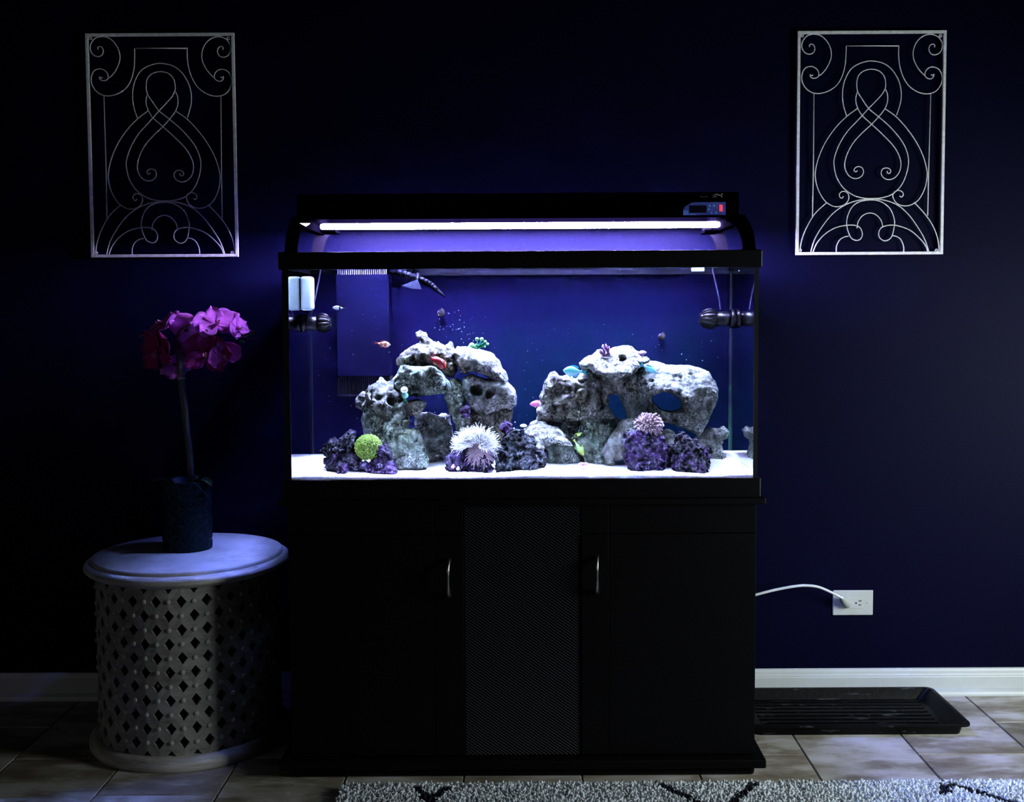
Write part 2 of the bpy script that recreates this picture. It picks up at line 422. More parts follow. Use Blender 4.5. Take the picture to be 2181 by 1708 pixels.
# back pane backed with deep blue; algae tints a broad patch at centre right
m, nt, b = new_mat('blue_backing'); v = coords(nt)
base = ramp(nt, noise(nt, v, 2.2, 3), [(0.3, (0.0033, 0.0026, 0.0185)), (0.7, (0.0042, 0.0034, 0.0225))])
mpp = N(nt, 'ShaderNodeMapping'); mpp.inputs['Location'].default_value = (-0.36, 0, -0.36); mpp.inputs['Scale'].default_value = (1.5, 0, 2.3)
tco = N(nt, 'ShaderNodeTexCoord'); nt.links.new(tco.outputs['Object'], mpp.inputs['Vector'])
ln = N(nt, 'ShaderNodeVectorMath', operation='LENGTH'); nt.links.new(mpp.outputs[0], ln.inputs[0])
sub = N(nt, 'ShaderNodeMath', operation='ADD'); nsc = noise(nt, v, 9, 5); 
mm = N(nt, 'ShaderNodeMath', operation='MULTIPLY_ADD'); mm.inputs[1].default_value = 0.9; mm.inputs[2].default_value = -0.45
nt.links.new(nsc, mm.inputs[0]); nt.links.new(ln.outputs['Value'], sub.inputs[0]); nt.links.new(mm.outputs[0], sub.inputs[1])
alg = ramp(nt, sub.outputs[0], [(0.30, 0.95), (1.15, 0.0)])
nt.links.new(mixc(nt, alg, base, (0.0008, 0.0050, 0.0125)), b.inputs['Base Color']); b.inputs['Roughness'].default_value = 0.8; b.inputs['Specular IOR Level'].default_value = 0.0
M['backing'] = m
bk = MB().box((TKX0 + 0.001, TKY1 - 0.0068, GZ0), (TKX1 - 0.001, TKY1 - 0.001, GZ1)).build('back_pane', M['backing'], tk)
bk['label'] = 'back pane coated deep blue with a greenish algae film'
# black silicone along the vertical corners
for xa, xb in ((TKX0 + 0.001, -0.5905), (0.5985, TKX1 - 0.001)):
    MB().box((xa, 0.0061, GZ0), (xb, 0.0105, GZ1)).build('corner_seam', M['silicone'], tk)
M['seam_pale'] = plain('seam_pale', (0.008, 0.012, 0.03), 0.3)
m, nt, b = new_mat('algae_seam'); v = coords(nt)
sxyz = N(nt, 'ShaderNodeSeparateXYZ'); tcs = N(nt, 'ShaderNodeTexCoord'); nt.links.new(tcs.outputs['Object'], sxyz.inputs[0])
hz_ = N(nt, 'ShaderNodeMath', operation='MULTIPLY_ADD'); hz_.inputs[1].default_value = 1.3; nt.links.new(noise(nt, v, 22, 3), hz_.inputs[2]); nt.links.new(sxyz.outputs['Z'], hz_.inputs[0])
nt.links.new(ramp(nt, hz_.outputs[0], [(0.72, (0.003, 0.055, 0.022)), (0.86, (0.003, 0.006, 0.020))]), b.inputs['Base Color']); b.inputs['Roughness'].default_value = 0.5
M['algae_seam'] = m
MB().box((GX0, TKY1 - 0.013, GZ0), (GX0 + 0.004, TKY1 - 0.0065, GZ1), 0.0015).build('corner_seam', M['seam_pale'], tk)
cs = MB().box((GX1 - 0.005, TKY1 - 0.013, GZ0), (GX1, TKY1 - 0.0065, GZ1), 0.0015).build('corner_seam', M['algae_seam'], tk); cs['label'] = 'corner seam tinted green by algae'

M['lip'] = plain('bright_strip', (0.020, 0.017, 0.042), 0.5, nscale=25, var=0.3)  # strip added to brighten the band under the water surface
MB().box((-0.30, TKY1 - 0.013, inw(1108, 586, 0.44).z), (GX1 - 0.006, TKY1 - 0.0072, inw(1108, 574, 0.44).z), 0.002).build('bright_strip', M['lip'], tk)
# water: front face refracts; sides and surface reflect by their angle and let light through
m, nt, b = new_mat('water_front'); out_ = nt.nodes['Material Output']; nt.nodes.remove(b)
gl = N(nt, 'ShaderNodeBsdfGlass'); gl.inputs['IOR'].default_value = 1.33; gl.inputs['Roughness'].default_value = 0.0
nt.links.new(gl.outputs[0], out_.inputs[0]); M['water_front'] = m
M['water_side'] = thin_glass('water_side', 1.33, (0.37, 0.45, 0.74), symmetric=False, inner_only=True)
M['water_top'] = thin_glass('water_top', 1.62, (0.72, 1.0, 0.98), symmetric=False, rough=0.12)
WZ = at(1108, 566, 0.0).z
mb = MB(); x0, x1, y0, y1, z0, z1 = GX0 - 0.0004, GX1 + 0.0004, YF, TKY1 - 0.004, GZ0 + 0.001, WZ
mb.add([(x0, y0, z0), (x1, y0, z0), (x1, y1, z0), (x0, y1, z0), (x0, y0, z1), (x1, y0, z1), (x1, y1, z1), (x0, y1, z1)],
       [(0, 1, 5, 4), (2, 3, 7, 6), (3, 0, 4, 7), (1, 2, 6, 5), (4, 5, 6, 7), (3, 2, 1, 0)])
wt = mb.build('water', None); me = wt.data
for k in ('water_front', 'water_side', 'water_top'): me.materials.append(M[k])
for p in me.polygons:
    n_ = p.normal
    p.material_index = 0 if n_.y < -0.5 else (2 if n_.z > 0.5 else 1)
tag(wt, 'clear blue lit salt water filling the aquarium', 'water', kind='stuff')

# ------------------------------------------------------------------ sand
m, nt, b = new_mat('white_sand'); v = coords(nt)
nt.links.new(ramp(nt, noise(nt, v, 500, 2), [(0.35, (0.42, 0.42, 0.41)), (0.65, (0.76, 0.76, 0.75))]), b.inputs['Base Color']); b.inputs['Roughness'].default_value = 0.9
bump(nt, b, noise(nt, v, 420, 2), 0.6, 0.001); M['sand'] = m
SAND_F = at(1108, 1012, YF).z; SAND_B = 0.7965
def sand_z(x, y):
    t = min(1, max(0, (y - YF) / 0.44))
    b_ = 0.0035 * math.sin(9 * x + 5 * y) + 0.0022 * math.sin(21 * x - 13 * y + 1) + 0.0012 * math.sin(47 * x + 31 * y)
    b_ *= min(1, 0.25 + y * 8)
    lump = 0.006 * math.exp(-((x + 0.10) / 0.05) ** 2 - ((y - 0.24) / 0.07) ** 2) + 0.004 * math.exp(-((x - 0.02) / 0.07) ** 2 - ((y - 0.16) / 0.06) ** 2)
    return SAND_F + (SAND_B - SAND_F) * t + b_ + lump
nx, ny = 150, 56; vs_, fs_ = [], []
SX0, SX1, SY0, SY1 = GX0 - 0.0002, GX1 + 0.0002, YF + 0.0006, TKY1 - 0.0072
for j in range(ny + 1):
    for i in range(nx + 1):
        x = SX0 + (SX1 - SX0) * i / nx; y = SY0 + (SY1 - SY0) * j / ny; vs_.append((x, y, sand_z(x, y)))
for j in range(ny):
    for i in range(nx):
        a = j * (nx + 1) + i; fs_.append((a, a + 1, a + nx + 2, a + nx + 1))
nb = len(vs_)
ring = [i for i in range(nx + 1)] + [j * (nx + 1) + nx for j in range(1, ny + 1)] + [ny * (nx + 1) + i for i in range(nx - 1, -1, -1)] + [j * (nx + 1) for j in range(ny - 1, 0, -1)]
for i in ring: vs_.append((vs_[i][0], vs_[i][1], GZ0 + 0.0065))
for k in range(len(ring)):
    a, b_ = ring[k], ring[(k + 1) % len(ring)]; fs_.append((a, nb + k, nb + (k + 1) % len(ring), b_))
fs_.append(tuple(nb + k for k in range(len(ring))))
o = MB().add(vs_, fs_).build('sand_bed', M['sand'], None, True); tag(o, 'bright white sand bed across the aquarium floor', 'sand', kind='stuff')

# ================================================================== LIGHT FIXTURE
HY0, HY1 = 0.165, 0.425
hx0, hx1 = at(632, 440, HY0).x, at(1574, 440, HY0).x
hz1 = at(1108, 411, HY0).z; hz0 = at(1108, 465, HY0).z
lf = thing('aquarium_light', 'long black lamp hood on curved legs above the aquarium', 'lamp', (0, 0.235, TZ1))
mb = MB(); t = 0.004
ZR = at(1108, 488.5, HY1).z       # the rear lip hangs a little lower than the front one
mb.box((hx0, HY0, hz1 - t), (hx1, HY1, hz1), 0.0015); mb.box((hx0, HY0, hz0), (hx1, HY0 + t, hz1 - 0.001), 0.001)
M['matte_black'] = plain('matte_black', (0.00028, 0.00022, 0.0006), 0.9, spec=0.0)
hood = mb.build('hood', M['matte_black'], lf)
MB().box((hx0 + 0.0005, HY1 - t, ZR), (hx1 - 0.0005, HY1, hz1 - 0.0045), 0.001).build('rear_panel', M['matte_black'], lf)
for xa, xb in ((hx0, hx0 + 0.05), (hx1 - 0.05, hx1)):
    MB().box((xa + 0.0005, HY0 + 0.002, hz0 - 0.001), (xb - 0.0005, HY1 - 0.003, hz1 - 0.003), 0.002).build('end_cap', M['matte_black'], lf)
MB().box((hx0 + 0.051, HY0 + 0.005, hz0 + 0.032), (hx1 - 0.051, HY1 - 0.005, hz0 + 0.035)).build('reflector', M['reflector'], lf)
xt0, xt1 = at(683, 481, 0.26).x, at(1533, 481, 0.26).x; ztb = at(1108, 480.5, 0.26).z
prof_t = [(0.0, xt0), (0.006, xt0), (0.0080, xt0 + 0.004), (0.0086, xt0 + 0.01), (0.0086, xt1 - 0.01), (0.0080, xt1 - 0.004), (0.006, xt1), (0.0, xt1)]
for yy, mt, lab in ((0.26, 'tube_white', 'glowing white fluorescent tube'), (0.32, 'tube_blue', 'glowing blue fluorescent tube behind the white one')):
    o = MB().lathe(prof_t, (0, yy, ztb + (0.0045 if yy > 0.3 else 0)), 14, 'x').build('lamp_tube', M[mt], lf, True); o['label'] = lab
M['clear_clip'] = plain('clear_clip', (0.0030, 0.0028, 0.0045), 0.5, spec=0.04, nscale=60)
for pxa, pxb in ((683, 716), (1500, 1533)):
    a, b_ = at(pxa, 489, 0.26), at(pxb, 496, 0.26)
    MB().box((a.x, 0.252, b_.z), (b_.x, 0.335, a.z), 0.002).build('tube_clip', M['matte_black'], lf)
M['leg_lit'] = plain('leg_lit', (0.0026, 0.0022, 0.0052), 0.5, spec=0.035, nscale=40)  # rear legs only: the lamp's purple light is put into the colour
def leg(side, y, dy):
    # flat band curving from the hood end down to the trim
    s = 1 if side > 0 else -1
    hxe = hx1 if s > 0 else hx0; bx = (TKX1 + 0.001) if s > 0 else (TKX0 - 0.001)
    zt_, zb_ = hz0 - 0.001, TZ1 - 0.0005
    outer, inner = [], []
    for k in range(13):
        a = k / 12 * PI / 2
        outer.append((hxe - s * 0.020 + (bx - hxe + s * 0.020) * math.sin(a), zb_ + (zt_ - zb_) * math.cos(a)))
        inner.append((hxe - s * 0.055 + (bx - s * 0.032 - hxe + s * 0.055) * math.sin(a), zb_ + (zt_ - 0.018 - zb_) * math.cos(a)))
    poly = [(hxe - s * 0.055, zt_)] + [(hxe - s * 0.020, zt_)] + outer[1:] + inner[::-1]
    n_ = len(poly); vs2 = [(x, y, z) for x, z in poly] + [(x, y + dy, z) for x, z in poly]
    # strip triangulation between outer and inner arcs
    k0 = 13
    ou = list(range(1, 1 + 13)); inn = list(range(n_ - 1, n_ - 14, -1)); fs2 = []
    for k in range(12):
        fs2.append((ou[k], ou[k + 1], inn[k + 1], inn[k])); fs2.append(tuple(i + n_ for i in (inn[k], inn[k + 1], ou[k + 1], ou[k])))
    fs2.append((0, ou[0], inn[0])); fs2.append((n_ + inn[0], n_ + ou[0], n_))
    for i in range(n_): fs2.append((i, (i + 1) % n_, (i + 1) % n_ + n_, i + n_))
    mb = MB().add(vs2, fs2); mb.box((bx - s * 0.034, y - 0.004, zb_), (bx + s * 0.002, y + dy + 0.004, zb_ + 0.006), 0.0015)
    return mb.build('leg', M['matte_black'] if y < 0.2 else M['leg_lit'], lf)
for s in (-1, 1):
    leg(s, 0.055, 0.009); leg(s, 0.425, 0.02)
    # arm joining the two legs of one end under the hood
    hxe = hx1 if s > 0 else hx0
    MB().box((hxe - s * 0.003, 0.062, hz0 - 0.025), (hxe - s * 0.029, 0.450, hz0 - 0.0015), 0.003).build('leg_bridge', M['matte_black'], lf)
# added glowing chip below the hood's left end: tube light through a gap
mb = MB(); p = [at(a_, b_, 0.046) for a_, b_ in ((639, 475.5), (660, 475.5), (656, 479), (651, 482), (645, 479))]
mb.prism([(q.x, q.z) for q in p], 0.042, 0.0505); o = mb.build('gap_glow', M['glow_white'], lf); o['label'] = 'small glowing chip standing in for tube light in a gap'
# control panel on the hood front
ppx_ = [(1455, 458), (1455, 447), (1459, 440), (1466, 436), (1472, 432), (1480, 431), (1545, 430.5), (1545, 458)]
pp_ = [at(a, b_, HY0) for a, b_ in ppx_]
M['panel_blue'] = plain('panel_blue', (0.055, 0.085, 0.34), 0.35, var=0.25, nscale=40)
M['panel_pale'] = plain('panel_pale', (0.13, 0.26, 0.62), 0.35, var=0.2, nscale=70)
M['screen'] = plain('dark_screen', (0.006, 0.006, 0.012), 0.2)
cp = MB().prism([(q.x, q.z) for q in pp_], HY0 - 0.004, HY0 + 0.0002).build('control_panel', M['panel_blue'], lf); cp['label'] = 'blue timer panel with dark screen and a red lit digit'
def plate(name, px0, py0, px1, py1, d0, d1, mat, parent, bev=0.0004):
    a, b_ = at(px0, py0, HY0 - 0.004), at(px1, py1, HY0 - 0.004)
    return MB().box((a.x, HY0 - 0.004 - d1, b_.z), (b_.x, HY0 - 0.004 - d0, a.z), bev).build(name, mat, parent)
plate('screen', 1468, 437.5, 1505, 453, -0.001, 0.001, M['screen'], cp)
for bx_, by_ in ((1511, 438), (1520, 438), (1510, 446), (1515, 453), (1525, 453)): plate('button', bx_ - 2.4, by_ - 2, bx_ + 2.4, by_ + 2, -0.0005, 0.0012, M['panel_pale'], cp)
plate('edge_band', 1455.5, 448, 1466, 458, -0.0005, 0.0006, M['panel_pale'], cp)
plate('edge_band', 1467, 454.5, 1482, 458, -0.0005, 0.0006, M['panel_pale'], cp)
mb = MB(); dx0, dx1, dy0, dy1 = 1532.5, 1538.5, 436.5, 449.5; dm = (dy0 + dy1) / 2
for q in ((dx0, dy0, dx1, dy0 + 2), (dx0, dm - 1, dx1, dm + 1), (dx0, dy1 - 2, dx1, dy1), (dx0, dy0, dx0 + 2, dm), (dx1 - 2, dy0, dx1, dm), (dx0, dm, dx0 + 2, dy1), (dx1 - 2, dm, dx1, dy1)):
    a, b_ = at(q[0], q[1], HY0 - 0.004), at(q[2], q[3], HY0 - 0.004); mb.box((a.x, HY0 - 0.0052, b_.z), (b_.x, HY0 - 0.0042, a.z))
dg = mb.build('lit_digit', M['led_red'], cp); dg['label'] = 'glowing red digit eight'
# maker's mark: a small fish and faint lettering
M['mark'] = plain('mark_grey', (0.16, 0.16, 0.19), 0.5); M['mark_dim'] = plain('mark_dim', (0.03, 0.03, 0.036), 0.5)
def text(body, px, py, hpx, mat):
    cu = bpy.data.curves.new('lettering', 'FONT'); cu.body = body; cu.size = hpx * 2.92 / F * 1.35; cu.extrude = 0.0002
    o = bpy.data.objects.new('lettering', cu); COL.objects.link(o)
    p = at(px, py, HY0 - 0.0006); me = bpy.data.meshes.new_from_object(o); bpy.data.objects.remove(o)
    o = link('lettering', me, mat, lf); o.location = p - local(lf); o.rotation_euler = (PI / 2, 0, 0); return o
text('Aquatic', 1490, 420.5, 4.6, M['mark_dim']); text('Life', 1518, 420.5, 4.6, M['mark'])
def polymark(pts, w_):
    P = catmull([at(a, b_, HY0 - 0.0007) for a, b_ in pts], 5); k = len(P)
    return P, [w_ * mpx(0.05) * (0.25 + 0.9 * math.sin(PI * min(1, i / (k - 1) * 1.02))) for i in range(k)]
mb = MB()
for pts, w_ in (([(1519, 415.5), (1526, 413.8), (1532, 415.8), (1536, 417)], 1.4), ([(1534, 416.5), (1537, 413.5), (1539, 412.2)], 1.5), ([(1534, 416.5), (1537, 418.5), (1536, 421)], 1.4)):
    P, R_ = polymark(pts, w_); mb.tube(P, R_, 5)
mb.build('fish_emblem', M['mark'], lf)

# ================================================================== WALL GRILLES
def grille_curves():
    c = {}
    c['scroll'] = [
     [(205,190),(200,181),(212,170),(230,178),(238,203),(225,230),(195,238),(165,222),(150,185),(160,145),(190,113),(235,103),(285,118),(325,160),(347,215),(345,270),(318,330),(285,370),(262,385)],
     [(226,378),(216,382),(206,375),(208,390),(225,400),(250,397),(264,380),(258,348),(232,326),(205,321),(170,335),(152,375),(152,420),(175,465),(215,495),(265,503),(325,488),(380,452),(418,395),(440,320),(447,250),(449,184)],
     [(1042,192),(1046,181),(1035,170),(1015,178),(1006,205),(1020,235),(1050,242),(1082,225),(1097,185),(1090,150),(1062,118),(1015,104),(965,118),(925,155),(902,210),(902,265),(925,320),(955,360),(980,383)],
     [(1020,376),(1030,380),(1040,373),(1037,390),(1020,404),(996,400),(980,382),(985,350),(1010,328),(1040,325),(1075,342),(1095,385),(1093,425),(1070,470),(1035,497),(985,505),(925,490),(870,450),(832,390),(810,320),(802,250),(803,184)],
     [(524,488),(514,530),(515,565),(530,610),(560,655),(620,710),(700,785),(770,860),(808,930),(817,985),(805,1035),(775,1070),(735,1083),(700,1070),(684,1040),(695,1012),(722,1004),(745,1015),(748,1033),(735,1042),(724,1035),(728,1025)],
     [(714,475),(727,510),(727,555),(712,600),(680,645),(620,710),(560,765),(500,830),(460,900),(440,965),(443,1015),(470,1060),(512,1076),(550,1062),(566,1030),(555,1003),(530,995),(508,1005),(502,1022),(514,1030),(525,1022)],
     [(526,603),(455,655),(380,730),(310,830),(265,930),(243,1020),(243,1080),(260,1150),(300,1220),(350,1258),(395,1265),(440,1250),(465,1215),(462,1180),(440,1163),(415,1166),(402,1185),(408,1203),(422,1207),(430,1195)],
     [(706,603),(780,655),(850,730),(915,820),(965,920),(990,1010),(993,1070),(975,1150),(935,1220),(880,1255),(825,1258),(785,1238),(764,1200),(770,1168),(800,1155),(825,1165),(834,1185),(822,1200),(808,1193)]]
    c['loop'] = [[(525,490),(519,440),(528,390),(560,355),(615,340),(670,352),(705,390),(714,440),(708,475),(680,520),(600,603),(530,680),(455,760),(400,850),(368,940),(368,1000),(385,1070),(430,1140),(500,1190),(570,1208),(625,1210),(690,1205),(760,1180),(820,1120),(855,1040),(868,960),(855,890),(820,820),(745,730),(660,655),(600,605),(555,540)]]
    c['arch'] = [
     [(452,655),(432,590),(424,525),(428,460),(445,400),(480,340),(530,305),(590,286),(635,285),(700,300),(755,340),(795,400),(815,460),(820,520),(812,575),(788,650)],
     [(135,1575),(150,1490),(185,1400),(240,1310),(315,1240)], [(1078,1575),(1065,1480),(1030,1390),(975,1310),(905,1235)],
     [(210,1575),(235,1490),(280,1410),(350,1320),(430,1260),(520,1225),(625,1213),(720,1225),(800,1258),(870,1320),(935,1410),(980,1490),(1008,1575)],
     [(225,1575),(250,1515),(300,1455),(370,1410),(440,1392),(500,1390),(540,1405),(558,1445),(548,1480),(520,1493),(485,1478),(465,1440),(452,1390),(458,1330),(490,1265),(545,1230),(625,1220),(690,1235),(745,1280),(773,1350),(772,1400),(758,1460),(735,1488),(705,1495),(675,1475),(668,1440),(688,1405),(740,1390),(800,1395),(880,1425),(945,1480),(985,1530),(1000,1575)],
     [(522,1410),(530,1365),(560,1325),(605,1308),(650,1320),(685,1360),(695,1405)],
     [(383,1575),(385,1530),(405,1490),(435,1470),(465,1464)], [(837,1575),(835,1530),(815,1485),(785,1465),(757,1460)]]
    c['bar'] = [[(449,183),(627,182),(806,183)], [(231,503),(228,1000),(222,1330)], [(1018,505),(1005,1000),(998,1325)]]
    return c
GY = WALL_Y - 0.014
def g2w(cx, cy_):
    return at(1660 + cx * 400 / 1265, 40 + cy_ * 400 / 1265, GY)
orig = g2w(616, 1582)
gr = thing('wall_grille', 'pale silver scrollwork metal panel on the wall, brighter, right of the aquarium', 'wall decor', orig, 'matching scrollwork wall panels')
tl, tr_, br_, bl_ = g2w(124, 84), g2w(1124, 84), g2w(1100, 1592), g2w(106, 1592)
x0, x1 = (tl.x + bl_.x) / 2, (tr_.x + br_.x) / 2; z1, z0 = tl.z, bl_.z
bw = 0.0088
MB().box((x0, GY - bw / 2, z1 - bw), (x1, GY + bw / 2, z1), 0.001).build('frame_bar', M['silver_iron'], gr)
MB().box((x0, GY - bw / 2, z0), (x1, GY + bw / 2, z0 + bw), 0.001).build('frame_bar', M['silver_iron'], gr)
MB().box((x0, GY - bw / 2, z0 + bw), (x0 + bw, GY + bw / 2, z1 - bw), 0.001).build('frame_bar', M['silver_iron'], gr)
MB().box((x1 - bw, GY - bw / 2, z0 + bw), (x1, GY + bw / 2, z1 - bw), 0.001).build('frame_bar', M['silver_iron'], gr)
for nm, lst in grille_curves().items():
    for k, pts in enumerate(lst):
        dy = {'scroll': 0.0, 'loop': -0.0012, 'arch': 0.0, 'bar': 0.0}[nm]
        P = [g2w(a, b_) + Vector((0, dy, 0)) for a, b_ in pts]
        if nm != 'bar': P = catmull(P, 5, nm == 'loop')
        MB().tube(P, 0.0018, 6, True, nm == 'loop').build(nm, M['silver_iron'], gr, True)
for cx, cy_ in ((153, 113), (1084, 115), (140, 1560), (1058, 1560)):
    p = g2w(cx, cy_); mb = MB()
    mb.tube([p + Vector((0.0042 * math.cos(a * PI / 6), 0, 0.0042 * math.sin(a * PI / 6))) for a in range(12)], 0.0013, 5, False, True)
    mb.box((p.x - 0.0015, p.y + 0.0005, p.z - 0.0015), (p.x + 0.0015, WALL_Y - 0.0005, p.z + 0.0015)); mb.build('screw_eye', M['silver_iron'], gr, True)
gl_ = copy_tree(gr); tag(gl_, 'dim scrollwork metal panel in shade on the wall, above the orchid')
gl_.location = orig + Vector((at(346, 310, GY).x - at(1854, 305, GY).x, 0, 0.0045))
# short spacers keep both panels off the wall: the screw eyes reach the wall

# ================================================================== SIDE TABLE (carved drum)
TCX, TCY = -0.945, 0.285
tb = thing('drum_table', 'round whitewashed wooden drum table with pierced lattice sides, left of the aquarium', 'side table', (TCX, TCY, 0))
m, nt, b = new_mat('whitewashed_wood'); v = coords(nt, scale=(1, 1, 6))
at_ = N(nt, 'ShaderNodeVertexColor', layer_name='tone')
base = ramp(nt, noise(nt, v, 14, 6, 0.7), [(0.28, (0.15, 0.145, 0.13)), (0.42, (0.26, 0.255, 0.24)), (0.6, (0.33, 0.325, 0.315))])
nt.links.new(mixc(nt, 1.0, base, at_.outputs['Color'], 'MULTIPLY'), b.inputs['Base Color'])
b.inputs['Roughness'].default_value = 0.7; b.inputs['Specular IOR Level'].default_value = 0.25
bump(nt, b, noise(nt, v, 60, 4), 0.3, 0.002); M['wood_tone'] = m
m, nt, b = new_mat('whitewashed_top'); v = coords(nt, scale=(1, 1, 1))
base = ramp(nt, noise(nt, v, 9, 7, 0.68), [(0.25, (0.24, 0.23, 0.22)), (0.45, (0.40, 0.39, 0.38)), (0.6, (0.47, 0.46, 0.45))])
nt.links.new(base, b.inputs['Base Color']); b.inputs['Roughness'].default_value = 0.6; b.inputs['Specular IOR Level'].default_value = 0.3
bump(nt, b, noise(nt, v, 45, 5), 0.3, 0.002); M['wood_top'] = m
m, nt, b = new_mat('whitewashed_rim'); v = coords(nt, scale=(1, 1, 9))
base = ramp(nt, noise(nt, v, 9, 7, 0.7), [(0.30, (0.08, 0.07, 0.06)), (0.40, (0.36, 0.35, 0.34)), (0.6, (0.54, 0.53, 0.52))])
nt.links.new(base, b.inputs['Base Color']); b.inputs['Roughness'].default_value = 0.6; b.inputs['Specular IOR Level'].default_value = 0.3
bump(nt, b, noise(nt, v, 25, 5), 0.4, 0.002); M['wood_rim'] = m
TT = 0.529                      # table top height
smooth_angle(MB().lathe([(0, TT), (0.255, TT), (0.2595, TT - 0.0015), (0.2615, TT - 0.005), (0.2615, TT - 0.012), (0, TT - 0.012)], (TCX, TCY, 0), 96).build('table_top', M['wood_top'], tb), 50)
smooth_angle(MB().lathe([(0.235, TT - 0.0105), (0.2640, TT - 0.0105), (0.271, TT - 0.0115), (0.2775, TT - 0.016), (0.2805, TT - 0.022), (0.2795, TT - 0.029), (0.274, TT - 0.034), (0.266, TT - 0.036), (0.262, TT - 0.041), (0.256, TT - 0.044), (0.235, TT - 0.044), (0.235, TT - 0.0105)], (TCX, TCY, 0), 96).build('top_rim', M['wood_rim'], tb), 50)
smooth_angle(MB().lathe([(0.225, 0.0), (0.272, 0.0), (0.2765, 0.006), (0.2775, 0.016), (0.274, 0.026), (0.266, 0.033), (0.258, 0.036), (0.225, 0.036), (0.225, 0.0)], (TCX, TCY, 0), 96).build('base_rim', M['wood_rim'], tb), 50)
# pierced lattice: diamond cells round a drum, each with a diamond hole through the wood
LZ0, LZ1 = 0.034, TT - 0.042
NC, NR = 24, 12; RO, RI = 0.2505, 0.232; dz = (LZ1 - LZ0) / NR
A0 = math.radians(-90 + 16.8 + 2.6)
def cyl(a, z, r): return (TCX + r * math.cos(a), TCY + r * math.sin(a), z)
mb = MB(); tones = []; rt_ = random.Random(3)
hp, hq = 0.43, 0.45            # hole size as a share of the half cell
for j in range(NR + 1):
    for i in range(NC):
        ac = A0 + 2 * PI * (i + (0.5 if j % 2 else 0)) / NC; zc = LZ0 + j * dz; da = PI / NC
        up_ok, dn_ok = j < NR, j > 0
        big = [(ac + da, zc), (ac, zc + dz if up_ok else zc), (ac - da, zc), (ac, zc - dz if dn_ok else zc)]
        sml = [(ac + da * hp, zc), (ac, zc + dz * hq if up_ok else zc), (ac - da * hp, zc), (ac, zc - dz * hq if dn_ok else zc)]
        for q in range(4):
            k = (q + 1) % 4
            isup = q in (0, 1)
            if (isup and not up_ok) or (not isup and not dn_ok): continue
            o4 = [big[q], big[k], sml[k], sml[q]]
            f0 = [cyl(a, z, RO) for a, z in o4]; f1 = [cyl(a, z, RI) for a, z in o4]
            tcell = rt_.uniform(0.78, 1.12)
            mb.add(f0, [(0, 1, 2, 3)]); mb.add(f1, [(3, 2, 1, 0)])
            mb.add([f0[3], f0[2], f1[2], f1[3]], [(0, 1, 2, 3)]); tones += [tcell, tcell, tcell * 0.9]
latt = mb
off = local(tb); me = bpy.data.meshes.new('lattice_drum'); me.from_pydata([tuple(Vector(p) - off) for p in latt.v], [], latt.f); me.update()
ca = me.color_attributes.new('tone', 'FLOAT_COLOR', 'CORNER'); arr = []
for p, tv in zip(me.polygons, tones): arr += [tv, tv, tv, 1.0] * len(p.vertices)
ca.data.foreach_set('color', arr)
link('lattice_drum', me, M['wood_tone'], tb)
# round studs between the holes
stud = MB().lathe([(0.0062, -0.002), (0.0062, 0.0016), (0.0052, 0.0028), (0.0036, 0.0024), (0.0030, 0.0030), (0.0, 0.0034)], (0, 0, 0), 12, 'x')
sme = bpy.data.meshes.new('stud'); sme.from_pydata(stud.v, [], stud.f); sme.update(); sme.materials.append(M['wood_top'])
for j in range(1, NR):
    for i in range(NC):
        a = A0 + 2 * PI * (i + (0.5 if j % 2 else 0) + 0.5) / NC
        o = link('stud', sme, None, tb, True); p = Vector(cyl(a, LZ0 + j * dz, RO)) - off
        o.location = p; o.rotation_euler = (0, 0, a)

# ================================================================== VASE
VX, VY = at(401, 1167, 0.33).x, 0.325
VR, VH = 0.0685, 0.196
vz = TT
va = thing('vase', 'dark teal ceramic cylinder vase with embossed star facets on the drum table', 'vase', (VX, VY, vz))
M['teal_glaze'] = plain('teal_glaze', (0.003, 0.013, 0.018), 0.4, spec=0.2, var=0.2, nscale=20)
mb = MB(); NVC, NVR = 9, 4; a0 = math.radians(-73 + 20)
def vc(a, z, r): return (VX + r * math.cos(a), VY + r * math.sin(a), vz + z)
for j in range(NVR):
    for i in range(NVC):
        a_, b_ = a0 + 2 * PI * i / NVC, a0 + 2 * PI * (i + 1) / NVC; z0_, z1_ = VH * j / NVR, VH * (j + 1) / NVR
        am, zm = (a_ + b_) / 2, (z0_ + z1_) / 2
        g = 0.0016
        # eight facets meeting in a pit at the centre, divided by shallow creases
        ringp = [(a_, z0_), (am, z0_), (b_, z0_), (b_, zm), (b_, z1_), (am, z1_), (a_, z1_), (a_, zm)]
        for k in range(8):
            p, q = ringp[k], ringp[(k + 1) % 8]
            mid = ((p[0] + q[0] + am) / 3, (p[1] + q[1] + zm) / 3)
            P0, P1, P2, PM = vc(*p, VR), vc(*q, VR), vc(am, zm, VR - 0.001), vc(*mid, VR + g)
            mb.add([P0, P1, P2, PM], [(0, 1, 3), (1, 2, 3), (2, 0, 3)])
mb.build('body', M['teal_glaze'], va)
MB().lathe([(0.0, 0.004), (0.0, 0.0), (VR, 0.0), (VR - 0.0005, 0.004), (0.0, 0.004)], (VX, VY, vz), 40).build('foot', M['teal_glaze'], va)
MB().lathe([(VR, VH - 0.001), (VR + 0.0006, VH + 0.001), (VR - 0.002, VH + 0.003), (VR - 0.006, VH + 0.001), (VR - 0.007, 0.02), (0.0, 0.02)], (VX, VY, vz), 40).build('rim', M['teal_glaze'], va, True)

